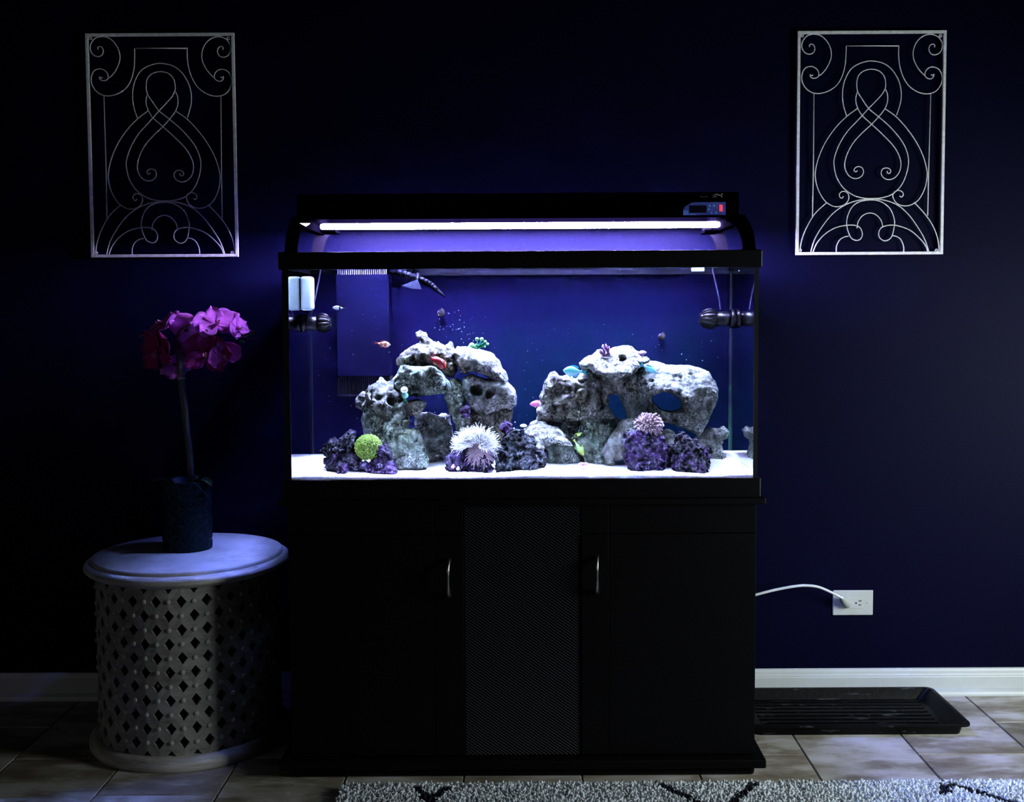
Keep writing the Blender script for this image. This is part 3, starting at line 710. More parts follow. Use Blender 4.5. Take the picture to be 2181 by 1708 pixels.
# ================================================================== ORCHID
M['petal'] = plain('orchid_petal_lit', (0.84, 0.24, 0.92), 0.55, spec=0.2, var=0.25, nscale=18, trans=0.25)  # lit copy: the lamp's lilac light is worked into the petal colour
M['petal_shaded'] = plain('orchid_petal_shaded', (0.42, 0.03, 0.20), 0.55, spec=0.2, var=0.25, nscale=18, trans=0.12)  # shaded copy of the same petal, shade put into the colour
M['petal_edge'] = plain('orchid_lip', (0.80, 0.30, 0.55), 0.5, var=0.2, nscale=60)
M['stem_green'] = plain('stem_green', (0.045, 0.06, 0.035), 0.6, var=0.3, nscale=40)
M['stem_cane'] = plain('stem_cane', (0.11, 0.11, 0.085), 0.6, var=0.25, nscale=40)
M['leaf_green'] = plain('leaf_green', (0.012, 0.03, 0.014), 0.4, var=0.3, nscale=20)
M['soil'] = plain('dark_moss', (0.012, 0.012, 0.010), 0.9, var=0.4, nscale=80)
OY = 0.325
orx = thing('orchid', 'magenta artificial orchid on a tall cane stem standing in the teal vase', 'flower', (VX, VY, vz + VH - 0.02))
mb = MB().lathe([(0.0, 0.172), (0.058, 0.170), (0.0595, 0.160), (0.0, 0.150)], (VX, VY, vz), 28); mb.build('moss', M['soil'], orx, True)
P = catmull([at(407, 1016, OY), at(403, 960, OY), at(394, 880, OY), at(386, 805, OY), at(381, 745, OY - 0.004)], 6)
MB().tube(P, [0.0088 + 0.0026 * i / len(P) for i in range(len(P))], 10).build('stem', M['stem_cane'], orx, True)
P = catmull([at(381, 748, OY - 0.003), at(376, 722, OY - 0.005), at(386, 700, OY - 0.012), at(415, 690, OY - 0.015), at(465, 700, OY - 0.012), at(512, 718, OY - 0.012), at(545, 708, OY - 0.012)], 6)
MB().tube(P, [0.005 - 0.0032 * i / len(P) for i in range(len(P))], 8).build('flower_stalk', M['stem_green'], orx, True)
P = catmull([at(380, 765, OY - 0.003), at(365, 758, OY - 0.01), at(350, 750, OY - 0.012)], 5); MB().tube(P, 0.002, 6).build('flower_stalk', M['stem_green'], orx, True)
c0 = at(385.5, 805, OY)
M['clip_pale'] = plain('clip_pale', (0.42, 0.42, 0.38), 0.5)
MB().lathe([(0.0105, -0.004), (0.0128, -0.003), (0.0128, 0.003), (0.0105, 0.004), (0.0105, -0.004)], c0, 16).build('stem_clip', M['clip_pale'], orx, True)
def leaf(P, wdt, mat, name, parent, cup=0.2):
    """strap leaf along P (list of points)"""
    C_ = catmull(P, 6); k = len(C_); vs2, fs2 = [], []
    for i, p in enumerate(C_):
        t = i / (k - 1); w_ = wdt * math.sin(PI * min(0.97, 0.12 + 0.88 * t)) ** 0.8
        d = (C_[min(i + 1, k - 1)] - C_[max(i - 1, 0)]).normalized(); sd = d.cross(Vector((0, 0, 1)))
        sd = sd.normalized() if sd.length > 1e-4 else Vector((1, 0, 0)); upv = sd.cross(d)
        vs2 += [p - sd * w_ + upv * w_ * cup, p - upv * w_ * cup * 0.5, p + sd * w_ + upv * w_ * cup]
        vs2 += [p - sd * w_ + upv * (w_ * cup - 0.0012), p - upv * (w_ * cup * 0.5 + 0.0016), p + sd * w_ + upv * (w_ * cup - 0.0012)]
    for i in range(k - 1):
        a = i * 6; b2 = a + 6
        fs2 += [(a, a + 1, b2 + 1, b2), (a + 1, a + 2, b2 + 2, b2 + 1), (a + 4, a + 3, b2 + 3, b2 + 4), (a + 5, a + 4, b2 + 4, b2 + 5), (a + 3, a, b2, b2 + 3), (a + 2, a + 5, b2 + 5, b2 + 2)]
    fs2 += [(0, 3, 4, 1), (1, 4, 5, 2)]; e = (k - 1) * 6; fs2 += [(e, e + 1, e + 4, e + 3), (e + 1, e + 2, e + 5, e + 4)]
    return MB().add(vs2, fs2).build(name, mat, parent, True)
for dx_, dy_ in ((-0.085, -0.02), (0.07, -0.035), (0.02, 0.06)):
    base = Vector((VX + dx_ * 0.2, VY + dy_ * 0.2, vz + 0.17))
    leaf([base, base + Vector((dx_ * 0.45, dy_ * 0.45, 0.032)), base + Vector((dx_ * 0.85, dy_ * 0.85, 0.028)), base + Vector((dx_, dy_, 0.016))], 0.017, M['leaf_green'], 'leaf', orx)
def petal(length, width, cup, ruffle, seed, th=0.0012, nl=9, nw=7):
    """rounded petal in its own frame: grows along +x, faces +z"""
    r_ = random.Random(seed); ph = r_.uniform(0, 6); vs2 = []
    for i in range(nl + 1):
        t = i / nl; w_ = width * (math.sin(PI * (0.06 + 0.92 * t) ** 0.85) ** 0.62) * (0.35 + 0.65 * min(1, t * 2.2))
        for j in range(nw + 1):
            s_ = 2 * j / nw - 1
            z = cup * length * (0.9 * t * t + 0.35 * s_ * s_ * w_ / width) - 0.04 * length * math.sin(PI * t) + ruffle * length * math.sin(5 * s_ + 7 * t + ph) * (abs(s_) ** 2 + t * t) * 0.5
            vs2.append((length * t * (1 - 0.10 * s_ * s_ * t), s_ * w_, z))
    n1 = len(vs2); vs2 += [(x, y, z - th) for x, y, z in vs2]; fs2 = []
    for i in range(nl):
        for j in range(nw):
            a = i * (nw + 1) + j; q = (a, a + 1, a + nw + 2, a + nw + 1)
            fs2.append(q); fs2.append(tuple(n1 + k for k in q[::-1]))
    ed = [j for j in range(nw + 1)] + [i * (nw + 1) + nw for i in range(1, nl + 1)] + [nl * (nw + 1) + j for j in range(nw - 1, -1, -1)] + [i * (nw + 1) for i in range(nl - 1, 0, -1)]
    for k in range(len(ed)): fs2.append((ed[k], n1 + ed[k], n1 + ed[(k + 1) % len(ed)], ed[(k + 1) % len(ed)]))
    return vs2, fs2
def blossom(px, py, Y, facing, size, mat, seed, roll=0.0, label=None, spread=1.0):
    """five petals and a lip; facing = direction the flower looks"""
    c_ = at(px, py, Y); nrm = Vector(facing).normalized()
    xa = nrm.orthogonal().normalized() if abs(nrm.z) > 0.95 else Vector((0, 0, 1)).cross(nrm).normalized()
    ya = nrm.cross(xa); R0 = Matrix((xa, ya, nrm)).transposed() @ Matrix.Rotation(roll, 3, 'Z')
    core = MB().ball(c_ - nrm * 0.004, 0.006, 2, (1, 1, 0.8)).build('blossom', M['stem_green'], orx, True)
    if label: core['label'] = label
    r_ = random.Random(seed)
    spec = [(90, 1.0, 0.44, 0.16), (215, 1.0, 0.42, 0.18), (325, 1.0, 0.42, 0.18), (8, 1.06, 0.72, 0.10), (172, 1.06, 0.72, 0.10)]
    for k, (ang, L, Wd, cup) in enumerate(spec):
        vs2, fs2 = petal(size * L * spread, size * Wd, cup + r_.uniform(-0.08, 0.12), 0.10, seed * 10 + k)
        Rr = R0 @ Matrix.Rotation(math.radians(ang + r_.uniform(-9, 9)), 3, 'Z') @ Matrix.Rotation(r_.uniform(-0.12, 0.10), 3, 'Y')
        off_ = nrm * (0.0016 if k > 2 else 0.0)
        pb = MB().add([Rr @ Vector(p) + c_ + off_ for p in vs2], fs2); pb.build('petal', mat, core, True)
    # lip: two side lobes and a pointed middle lobe
    mb = MB()
    for ang, L, Wd, lift in ((270, 0.34, 0.10, 0.5), (235, 0.26, 0.09, 0.9), (305, 0.26, 0.09, 0.9)):
        vs2, fs2 = petal(size * L, size * Wd, lift, 0.05, seed + 3, 0.001, 5, 4)
        Rr = R0 @ Matrix.Rotation(math.radians(ang), 3, 'Z') @ Matrix.Rotation(-0.5, 3, 'Y')
        mb.add([Rr @ Vector(p) + c_ + nrm * 0.003 for p in vs2], fs2)
    mb.ball(c_ + nrm * 0.007, 0.0045, 2); mb.build('lip', M['petal_edge'], core, True)
blossom(346, 694, 0.33, (-0.45, -0.35, 0.75), 0.068, M['petal'], 11, 0.6, 'upper left blossom facing up and away')
blossom(338, 748, 0.30, (-0.6, -0.75, -0.15), 0.068, M['petal_shaded'], 22, 0.25, 'lower left blossom, petals toned dark for deep shade')
blossom(396, 703, 0.335, (-0.15, 0.85, 0.35), 0.058, M['petal'], 33, 1.0, 'middle blossom seen from behind', 0.9)
blossom(462, 691, 0.315, (0.25, -0.62, 0.70), 0.070, M['petal'], 44, 0.15, 'brightest blossom at upper right')
blossom(440, 752, 0.295, (0.10, -0.97, -0.12), 0.070, M['petal_shaded'], 55, -0.2, 'large blossom at lower right, petals toned dark for shade')
blossom(478, 757, 0.30, (0.40, -0.80, -0.30), 0.050, M['petal_shaded'], 66, 0.5, 'blossom behind the large one, petals toned dark for shade')
blossom(506, 699, 0.315, (0.80, -0.40, 0.25), 0.040, M['petal'], 77, 0.3, 'small half open blossom at far right')
blossom(372, 778, 0.335, (-0.2, 0.55, -0.5), 0.052, M['petal'], 88, 2.0, 'low violet blossom beside the stem', 0.9)
for px, py in ((538, 707), (515, 728), (549, 722)):
    c_ = at(px, py, OY - 0.012); MB().ball(c_, 0.0062 if px != 549 else 0.004, 2, (1.25, 0.9, 0.85)).build('bud', M['leaf_green'], orx, True)
    P = catmull([at(498, 714, OY - 0.012), (at(500, 716, OY - 0.012) + c_) / 2, c_], 4); MB().tube(P, 0.0012, 5).build('bud_stalk', M['stem_green'], orx, True)

# ================================================================== OUTLET, CORD
oa, ob = at(1773, 1256.5, WALL_Y), at(1858, 1309, WALL_Y)
ox, oz = (oa.x + ob.x) / 2, (oa.z + ob.z) / 2
ou = thing('wall_outlet', 'white wall outlet plate mounted sideways above the baseboard', 'outlet', (ox, WALL_Y, oz))
MB().box((oa.x, WALL_Y - 0.006, ob.z), (ob.x, WALL_Y, oa.z), 0.003, 3).build('cover_plate', M['outlet_white'], ou)
def o2(px, py, d=0.006): return at(px, py, WALL_Y - d)
def obox(name, p0, p1, d0, d1, mat, parent=ou, bev=0.0006):
    a, b_ = o2(*p0), o2(*p1); return MB().box((a.x, WALL_Y - d1, b_.z), (b_.x, WALL_Y - d0, a.z), bev).build(name, mat, parent)
rec = obox('receptacle', (1787, 1273.5), (1837, 1295.5), 0.005, 0.0075, M['outlet_white'])
obox('slot', (1828, 1278.6), (1835, 1280.4), 0.007, 0.0078, M['slot'], rec, 0.0001); obox('slot', (1828, 1287), (1834, 1288.8), 0.007, 0.0078, M['slot'], rec, 0.0001)
p = o2(1823, 1284); MB().lathe([(0, -0.0003), (0.0027, -0.0003), (0.0027, 0.0005), (0, 0.0005)], (p.x, WALL_Y - 0.0078, p.z), 14, 'y').build('ground_hole', M['slot'], rec)
p = o2(1847.5, 1283.5); MB().lathe([(0, -0.001), (0.0027, -0.001), (0.0027, 0.0004), (0.002, 0.001), (0, 0.001)], (p.x, WALL_Y - 0.0062, p.z), 14, 'y').build('screw', M['clip_pale'], ou)
pc = thing('power_cord', 'white power cord plugged into the outlet and running behind the cabinet', 'cord', o2(1800, 1284, 0.02))
pts = [Vector((0.30, 0.53, 0.20)), Vector((0.44, 0.52, 0.255)), Vector((0.58, 0.505, 0.300)), at(1612, 1266, 0.50), at(1650, 1256.5, 0.505), at(1690, 1249, 0.51), at(1716, 1247, 0.515), at(1742, 1250, 0.52), at(1768, 1260.5, 0.53), at(1794, 1274, 0.540)]
P = catmull(pts, 7); MB().tube(P, 0.0042, 10).build('cable', M['cable_white'], pc, True)
d0, d1 = at(1793, 1273, 0.54), at(1806, 1289, WALL_Y - 0.007)
M['plug_grey'] = plain('plug_grey', (0.36, 0.41, 0.40), 0.5, var=0.05)
ax = (d1 - d0); mb = MB()
mb.tube([d0, d0 + ax * 0.05, d0 + ax * 0.2, d0 + ax * 0.55, d0 + ax * 0.86, d1], [0.0055, 0.0075, 0.0115, 0.014, 0.0135, 0.010], 14); mb.build('plug', M['plug_grey'], pc, True)
MB().tube([d0 - ax * 0.08, d0 + ax * 0.03], [0.0056, 0.0062], 12).build('strain_relief', M['cable_white'], pc, True)

# ================================================================== BOOT TRAY
tx1 = 1.272; tx0 = 0.637; ty0, ty1 = 0.232, 0.545; th = 0.034
tr = thing('boot_tray', 'shallow black plastic boot tray with ribbed floor against the baseboard', 'tray', ((tx0 + tx1) / 2, (ty0 + ty1) / 2, 0))
def rrect(x0, x1, y0, y1, r, z, n=6):
    out = []
    for cx, cy_, a in ((x1 - r, y1 - r, 0), (x0 + r, y1 - r, 90), (x0 + r, y0 + r, 180), (x1 - r, y0 + r, 270)):
        for k in range(n + 1):
            b_ = math.radians(a + 90 * k / n); out.append((cx + r * math.cos(b_), cy_ + r * math.sin(b_), z))
    return out
def lofts(rings, cap0=True, cap1=True):
    k = len(rings[0]); vs2 = [p for r_ in rings for p in r_]; fs2 = []
    for i in range(len(rings) - 1):
        for q in range(k): fs2.append((i * k + q, i * k + (q + 1) % k, (i + 1) * k + (q + 1) % k, (i + 1) * k + q))
    if cap0: fs2.append(tuple(range(k)))
    if cap1: fs2.append(tuple((len(rings) - 1) * k + q for q in range(k)))
    return vs2, fs2
e = 0.024
R_ = [rrect(tx0 + e, tx1 - e, ty0 + e * 0.7, ty1 - e * 0.7, 0.02, 0.0), rrect(tx0 + e * 0.75, tx1 - e * 0.75, ty0 + e * 0.5, ty1 - e * 0.5, 0.022, 0.022), rrect(tx0 + e * 0.7, tx1 - e * 0.7, ty0 + e * 0.45, ty1 - e * 0.45, 0.022, 0.0265),
      rrect(tx0, tx1, ty0, ty1, 0.026, 0.0265), rrect(tx0, tx1, ty0, ty1, 0.026, th - 0.002), rrect(tx0 + 0.002, tx1 - 0.002, ty0 + 0.002, ty1 - 0.002, 0.025, th), rrect(tx0 + 0.011, tx1 - 0.011, ty0 + 0.010, ty1 - 0.010, 0.02, th),
      rrect(tx0 + 0.013, tx1 - 0.013, ty0 + 0.012, ty1 - 0.012, 0.02, th - 0.003), rrect(tx0 + e * 1.8, tx1 - e * 1.8, ty0 + e * 1.1, ty1 - e * 1.1, 0.018, 0.004)]
smooth_angle(MB().add(*lofts(R_)).build('shell', M['tray'], tr), 35)
for k in range(9):
    y = ty0 + 0.045 + (ty1 - ty0 - 0.09) * k / 8
    MB().box((tx0 + 0.06, y - 0.004, 0.0035), (tx1 - 0.06, y + 0.004, 0.0075), 0.002).build('floor_rib', M['tray'], tr)

# ================================================================== RUG
RX0, RX1, RY0, RY1 = -0.452, 1.75, -1.25, -0.098
M['rug_base'] = plain('rug_backing', (0.25, 0.26, 0.27), 0.9)
m, nt, b = new_mat('rug_yarn'); va_ = N(nt, 'ShaderNodeVertexColor', layer_name='yarn'); nt.links.new(va_.outputs['Color'], b.inputs['Base Color'])
b.inputs['Roughness'].default_value = 0.95; b.inputs['Specular IOR Level'].default_value = 0.1; M['yarn'] = m
rg = thing('shag_rug', 'pale grey shag rug with dark zigzag lines in front of the cabinet', 'rug', ((RX0 + RX1) / 2, (RY0 + RY1) / 2, 0))
MB().box((RX0, RY0, 0.0), (RX1, RY1, 0.009), 0.003).build('backing', M['rug_base'], rg)
def fl(px, py, z=0.02):
    d = ray(px, py); return CAM + d * ((z - CAM.z) / d.z)
SEG = []
def seg(a, b_, ext=1.0):
    A, B = fl(*a), fl(*b_); SEG.append((A.x, A.y, A.x + (B.x - A.x) * ext, A.y + (B.y - A.y) * ext))
seg((886, 1676), (915, 1700), 1.0); seg((953, 1677), (915, 1700), 1.0); seg((915, 1698), (925, 1716), 9); seg((900, 1698), (915, 1702))
seg((1404, 1668), (1487, 1709), 5); seg((1604, 1668), (1556, 1709), 6)
seg((2008, 1670), (2016, 1684)); seg((2030, 1669), (2170, 1712), 5); seg((2012, 1674), (2032, 1670)); seg((2006, 1684), (2020, 1684))
def dseg(x, y):
    dm_ = 9
    for (ax_, ay_, bx_, by_) in SEG:
        dx_, dy_ = bx_ - ax_, by_ - ay_; L2 = dx_ * dx_ + dy_ * dy_
        t = max(0, min(1, ((x - ax_) * dx_ + (y - ay_) * dy_) / L2)); dm_ = min(dm_, math.hypot(x - ax_ - t * dx_, y - ay_ - t * dy_))
    return dm_
rr = random.Random(5); vs_, fs_, cols = [], [], []
y = RY1
while y > RY0 + 0.006:
    near = y > -0.30
    st_ = 0.0062 if near else 0.0095
    x = RX0 + rr.uniform(0, st_)
    while x < RX1:
        bx_, by_ = x + rr.uniform(-0.4, 0.4) * st_, min(RY1, y + rr.uniform(-0.4, 0.4) * st_)
        hgt = rr.uniform(0.011, 0.018); lean = Vector((rr.uniform(-1, 1), rr.uniform(-1, 1), 0)) * 0.008
        r0 = (0.0030 if near else 0.0042) * rr.uniform(0.8, 1.2)
        dark = dseg(bx_, by_) < 0.011 * rr.uniform(0.7, 1.25)
        g = rr.uniform(0.80, 0.98) if rr.random() > 0.12 else rr.uniform(0.42, 0.6)
        cc = (0.020, 0.023, 0.035) if dark else (g * 0.88, g * 0.95, g * 1.02)
        if dark: hgt *= 0.85
        i0 = len(vs_); mid = Vector((bx_, by_, 0.008 + hgt * 0.72)) + lean * 0.5; tip = Vector((bx_, by_, 0.008 + hgt)) + lean
        a0_ = rr.uniform(0, 6.28)
        for k in range(3):
            q = a0_ + k * 2.0944; vs_.append((bx_ + r0 * 0.8 * math.cos(q), by_ + r0 * 0.8 * math.sin(q), 0.007))
        for k in range(3):
            q = a0_ + k * 2.0944; vs_.append((mid.x + r0 * 1.35 * math.cos(q), mid.y + r0 * 1.35 * math.sin(q), mid.z))
        vs_.append(tuple(tip))
        for k in range(3):
            k2 = (k + 1) % 3; fs_ += [(i0 + k, i0 + k2, i0 + 3 + k2, i0 + 3 + k), (i0 + 3 + k, i0 + 3 + k2, i0 + 6)]
            cols += [cc, cc]
        x += st_
    y -= st_
off = local(rg); me = bpy.data.meshes.new('pile'); me.from_pydata([tuple(Vector(p) - off) for p in vs_], [], fs_); me.update()
ca = me.color_attributes.new('yarn', 'FLOAT_COLOR', 'CORNER'); arr = []
for p, cc in zip(me.polygons, cols): arr += [*cc, 1.0] * len(p.vertices)
ca.data.foreach_set('color', arr)
o = link('pile', me, M['yarn'], rg, True); o['kind'] = 'stuff'

# ================================================================== LIVE ROCK (solid fields turned into meshes)
def hash3(ix, iy, iz, seed):
    h = (ix.astype(np.int64) * 374761393 + iy.astype(np.int64) * 668265263 + iz.astype(np.int64) * 2147483647 + seed * 974711) & 0xFFFFFFFF
    h = ((h ^ (h >> 13)) * 1274126177) & 0xFFFFFFFF
    h = ((h ^ (h >> 16)) * 2246822519) & 0xFFFFFFFF
    return ((h ^ (h >> 15)) & 0xFFFF) / 65535.0
def vnoise(P, freq, seed):
    Q = P * freq; I = np.floor(Q); f = Q - I; f = f * f * (3 - 2 * f); I = I.astype(np.int64)
    r = 0
    for a in (0, 1):
        for b_ in (0, 1):
            for c in (0, 1):
                wgt = (f[:, 0] if a else 1 - f[:, 0]) * (f[:, 1] if b_ else 1 - f[:, 1]) * (f[:, 2] if c else 1 - f[:, 2])
                r = r + wgt * hash3(I[:, 0] + a, I[:, 1] + b_, I[:, 2] + c, seed)
    return r * 2 - 1
def surface_nets(S, lo, h):
    inside = S < 0
    nx_, ny_, nz_ = S.shape
    cnt = np.zeros((nx_ - 1, ny_ - 1, nz_ - 1), np.int32); acc = np.zeros((nx_ - 1, ny_ - 1, nz_ - 1, 3))
    corners = [(a, b_, c) for a in (0, 1) for b_ in (0, 1) for c in (0, 1)]
    def view(A, c): return A[c[0]:nx_ - 1 + c[0], c[1]:ny_ - 1 + c[1], c[2]:nz_ - 1 + c[2]]
    for ax in range(3):
        for c in corners:
            if c[ax]: continue
            d = list(c); d[ax] = 1
            s0, s1 = view(S, c), view(S, d); cr = (s0 < 0) != (s1 < 0)
            t = np.where(cr, s0 / np.where(cr, s0 - s1, 1), 0)
            cnt += cr
            for k in range(3):
                acc[..., k] += np.where(cr, (t if k == ax else c[k]), 0)
    act = cnt > 0; idx = -np.ones(cnt.shape, np.int64); n_ = int(act.sum()); idx[act] = np.arange(n_)
    ijk = np.argwhere(act); V = (ijk + acc[act] / cnt[act][:, None]) * h + lo
    Fs = []
    for ax in range(3):
        sl0 = [slice(1, -1)] * 3; sl1 = [slice(1, -1)] * 3; sl0[ax] = slice(0, -1); sl1[ax] = slice(1, None)
        A, B = inside[tuple(sl0)], inside[tuple(sl1)]; cr = np.argwhere(A != B); flip = A[A != B]
        base = cr.copy()
        for k in range(3):
            if k != ax: base[:, k] += 1
        u, v_ = [k for k in range(3) if k != ax]
        def cell(du, dv):
            q = base.copy(); q[:, u] -= du; q[:, v_] -= dv; return idx[q[:, 0], q[:, 1], q[:, 2]]
        quad = np.stack([cell(0, 0), cell(1, 0), cell(1, 1), cell(0, 1)], 1)
        if ax == 1: flip = ~flip
        quad[~flip] = quad[~flip][:, ::-1]; Fs.append(quad)
    return V, np.concatenate(Fs)
def rock(name, label, Y0, blobs, mat, holes=(), pits=(), seed=1, vox=0.0026, k=0.010, amp=(0.0055, 0.0030, 0.0014), fr=(24, 75, 190), pit=0.0, group=None, cat='rock', flat=1.0, parent=None, polys=()):
    """blobs: (px, py, r_px, dY[, depth stretch]) or a pair of those for a tapered capsule; holes: (px, py, rx_px, ry_px, tilt) run right through;
    pits: (px, py, r_px, dY) are scooped out"""
    prim = []
    def conv(b_):
        p = inw(b_[0], b_[1], Y0 + b_[3]); return np.array(p), b_[2] * mpx(Y0 + b_[3]), (b_[4] if len(b_) > 4 else 1.15)
    for b_ in blobs:
        if hasattr(b_[0], '__len__'): prim.append((conv(b_[0]), conv(b_[1])))
        else: c_ = conv(b_); prim.append((c_, c_))
    PL = []
    for (pts_, dY_, T_, rr_, lean_) in polys:
        w3 = [inw(px_, py_, Y0 + dY_) for px_, py_ in pts_]
        PL.append((np.array([(p_.x, p_.z) for p_ in w3]), Y0 + dY_, T_, rr_, lean_))
    LO = [np.minimum(a[0] - a[1] * np.array([1, a[2], 1]), c[0] - c[1] * np.array([1, c[2], 1])) for a, c in prim]
    HI = [np.maximum(a[0] + a[1] * np.array([1, a[2], 1]), c[0] + c[1] * np.array([1, c[2], 1])) for a, c in prim]
    for (q_, yc_, T_, rr_, lean_) in PL:
        ex_ = abs(lean_) * (q_[:, 1].max() - q_[:, 1].min()) / 2 + T_
        LO.append(np.array([q_[:, 0].min(), yc_ - ex_, q_[:, 1].min()])); HI.append(np.array([q_[:, 0].max(), yc_ + ex_, q_[:, 1].max()]))
    lo = np.min(LO, 0) - 0.016; hi = np.max(HI, 0) + 0.016
    lo[1] = max(lo[1], 0.014); hi[1] = min(hi[1], TKY1 - 0.012); lo[2] = max(lo[2], 0.7755)
    dims = np.maximum(4, np.ceil((hi - lo) / vox).astype(int) + 1)
    g = np.stack(np.meshgrid(*[lo[i] + vox * np.arange(dims[i]) for i in range(3)], indexing='ij'), -1).reshape(-1, 3)
    d = np.full(len(g), 1e3)
    for (a, ra, sa), (c, rc, sc_) in prim:
        s_ = np.array([1, 1 / ((sa + sc_) / 2), 1]); ga, aa, cc = g * s_, a * s_, c * s_; ab = cc - aa; L2 = ab @ ab
        t = np.clip(((ga - aa) @ ab) / L2, 0, 1) if L2 > 1e-12 else np.zeros(len(g))
        dd = np.linalg.norm(ga - aa - t[:, None] * ab, axis=1) - (ra + (rc - ra) * t)
        hh = np.clip(0.5 + 0.5 * (d - dd) / k, 0, 1); d = d * (1 - hh) + dd * hh - k * hh * (1 - hh)
    for (q_, yc_, T_, rr_, lean_) in PL:
        gx = lo[0] + vox * np.arange(dims[0]); gz = lo[2] + vox * np.arange(dims[2])
        X2, Z2 = [m_.ravel() for m_ in np.meshgrid(gx, gz, indexing='ij')]
        dmin = np.full(len(X2), 1e9); ins = np.zeros(len(X2), bool); m_ = len(q_)
        for i_ in range(m_):
            (x0_, z0_), (x1_, z1_) = q_[i_], q_[(i_ + 1) % m_]; ex_, ez_ = x1_ - x0_, z1_ - z0_
            t_ = np.clip(((X2 - x0_) * ex_ + (Z2 - z0_) * ez_) / (ex_ * ex_ + ez_ * ez_ + 1e-18), 0, 1)
            dmin = np.minimum(dmin, np.hypot(X2 - x0_ - t_ * ex_, Z2 - z0_ - t_ * ez_))
            cr_ = ((z0_ > Z2) != (z1_ > Z2)); ins ^= cr_ & (X2 < x0_ + (Z2 - z0_) / (z1_ - z0_ if abs(z1_ - z0_) > 1e-12 else 1e-12) * ex_)
        d2 = np.where(ins, -dmin, dmin).reshape(dims[0], 1, dims[2])
        zc_ = (q_[:, 1].max() + q_[:, 1].min()) / 2
        gy = (lo[1] + vox * np.arange(dims[1])).reshape(1, -1, 1)
        dy_ = np.abs(gy - (yc_ + lean_ * (gz.reshape(1, 1, -1) - zc_))) / math.sqrt(1 + lean_ * lean_)
        A_ = np.broadcast_to(d2 + rr_, tuple(dims)); B_ = np.broadcast_to(dy_ - (T_ - rr_), tuple(dims))
        dd = (np.minimum(np.maximum(A_, B_), 0) + np.hypot(np.maximum(A_, 0), np.maximum(B_, 0)) - rr_).ravel()
        hh = np.clip(0.5 + 0.5 * (d - dd) / k, 0, 1); d = d * (1 - hh) + dd * hh - k * hh * (1 - hh)
    for hl in holes:
        px_, py_, rx_, ry_, tl_ = hl[:5]; c_ = np.array(inw(px_, py_, Y0)); q = g - c_; sc_ = mpx(Y0); ct, st_ = math.cos(tl_), math.sin(tl_)
        u = (q[:, 0] * ct - q[:, 2] * st_) / (rx_ * sc_); w_ = (q[:, 0] * st_ + q[:, 2] * ct) / (ry_ * sc_)
        dd = (1 - np.sqrt(u * u + w_ * w_)) * min(rx_, ry_) * sc_; d = np.maximum(d, dd)
    for p_ in pits:
        c_ = np.array(inw(p_[0], p_[1], Y0 + p_[3])); dd = p_[2] * mpx(Y0) - np.linalg.norm((g - c_) * np.array([1, 0.7, 1]), axis=1)
        hh = np.clip(0.5 + 0.5 * (dd - d) / 0.004, 0, 1); d = d * (1 - hh) + dd * hh + 0.004 * hh * (1 - hh)
    nb_ = np.abs(d) < 0.016; P = g[nb_]; dis = np.zeros(len(P))
    for q in range(3): dis += amp[q] * vnoise(P, fr[q], seed * 7 + q)
    rg_ = 1 - np.abs(vnoise(P, fr[0] * 1.9, seed * 7 + 5)); dis -= 0.85 * amp[0] * (rg_ ** 3 - 0.45)      # crests and crags
    if pit > 0:
        v1 = vnoise(P, 60, seed + 50); v2 = vnoise(P, 140, seed + 51)
        dis += pit * (np.clip(v1 - 0.28, 0, 1) * 2.2 + np.clip(v2 - 0.30, 0, 1) * 1.2)
    d[nb_] += dis
    S = d.reshape(dims); S[0], S[-1] = np.maximum(S[0], 1e-4), np.maximum(S[-1], 1e-4); S[:, 0] = np.maximum(S[:, 0], 1e-4); S[:, -1] = np.maximum(S[:, -1], 1e-4); S[:, :, 0] = np.maximum(S[:, :, 0], 1e-4); S[:, :, -1] = np.maximum(S[:, :, -1], 1e-4)
    V, Q = surface_nets(S, lo, vox)
    org = Vector((float(V[:, 0].mean()), float(V[:, 1].mean()), float(V[:, 2].min())))
    me = bpy.data.meshes.new(name); V = V - np.array(org)
    me.vertices.add(len(V)); me.vertices.foreach_set('co', V.ravel())
    me.loops.add(len(Q) * 4); me.loops.foreach_set('vertex_index', Q.ravel().astype(np.int32))
    me.polygons.add(len(Q)); me.polygons.foreach_set('loop_start', np.arange(0, len(Q) * 4, 4, dtype=np.int32)); me.update(); me.validate()
    bm = bmesh.new(); bm.from_mesh(me)
    # drop crumbs cut loose by the noise
    seen, best = set(), []
    for v0 in bm.verts:
        if v0 in seen: continue
        comp, stck = [], [v0]; seen.add(v0)
        while stck:
            x = stck.pop(); comp.append(x)
            for e_ in x.link_edges:
                y = e_.other_vert(x)
                if y not in seen: seen.add(y); stck.append(y)
        if len(comp) > len(best): best = comp
    keep = set(best); bmesh.ops.delete(bm, geom=[x for x in bm.verts if x not in keep], context='VERTS')
    bm.to_mesh(me); bm.free()
    o = link(name, me, mat, None, True); o.location = org
    return tag(o, label, cat, group)
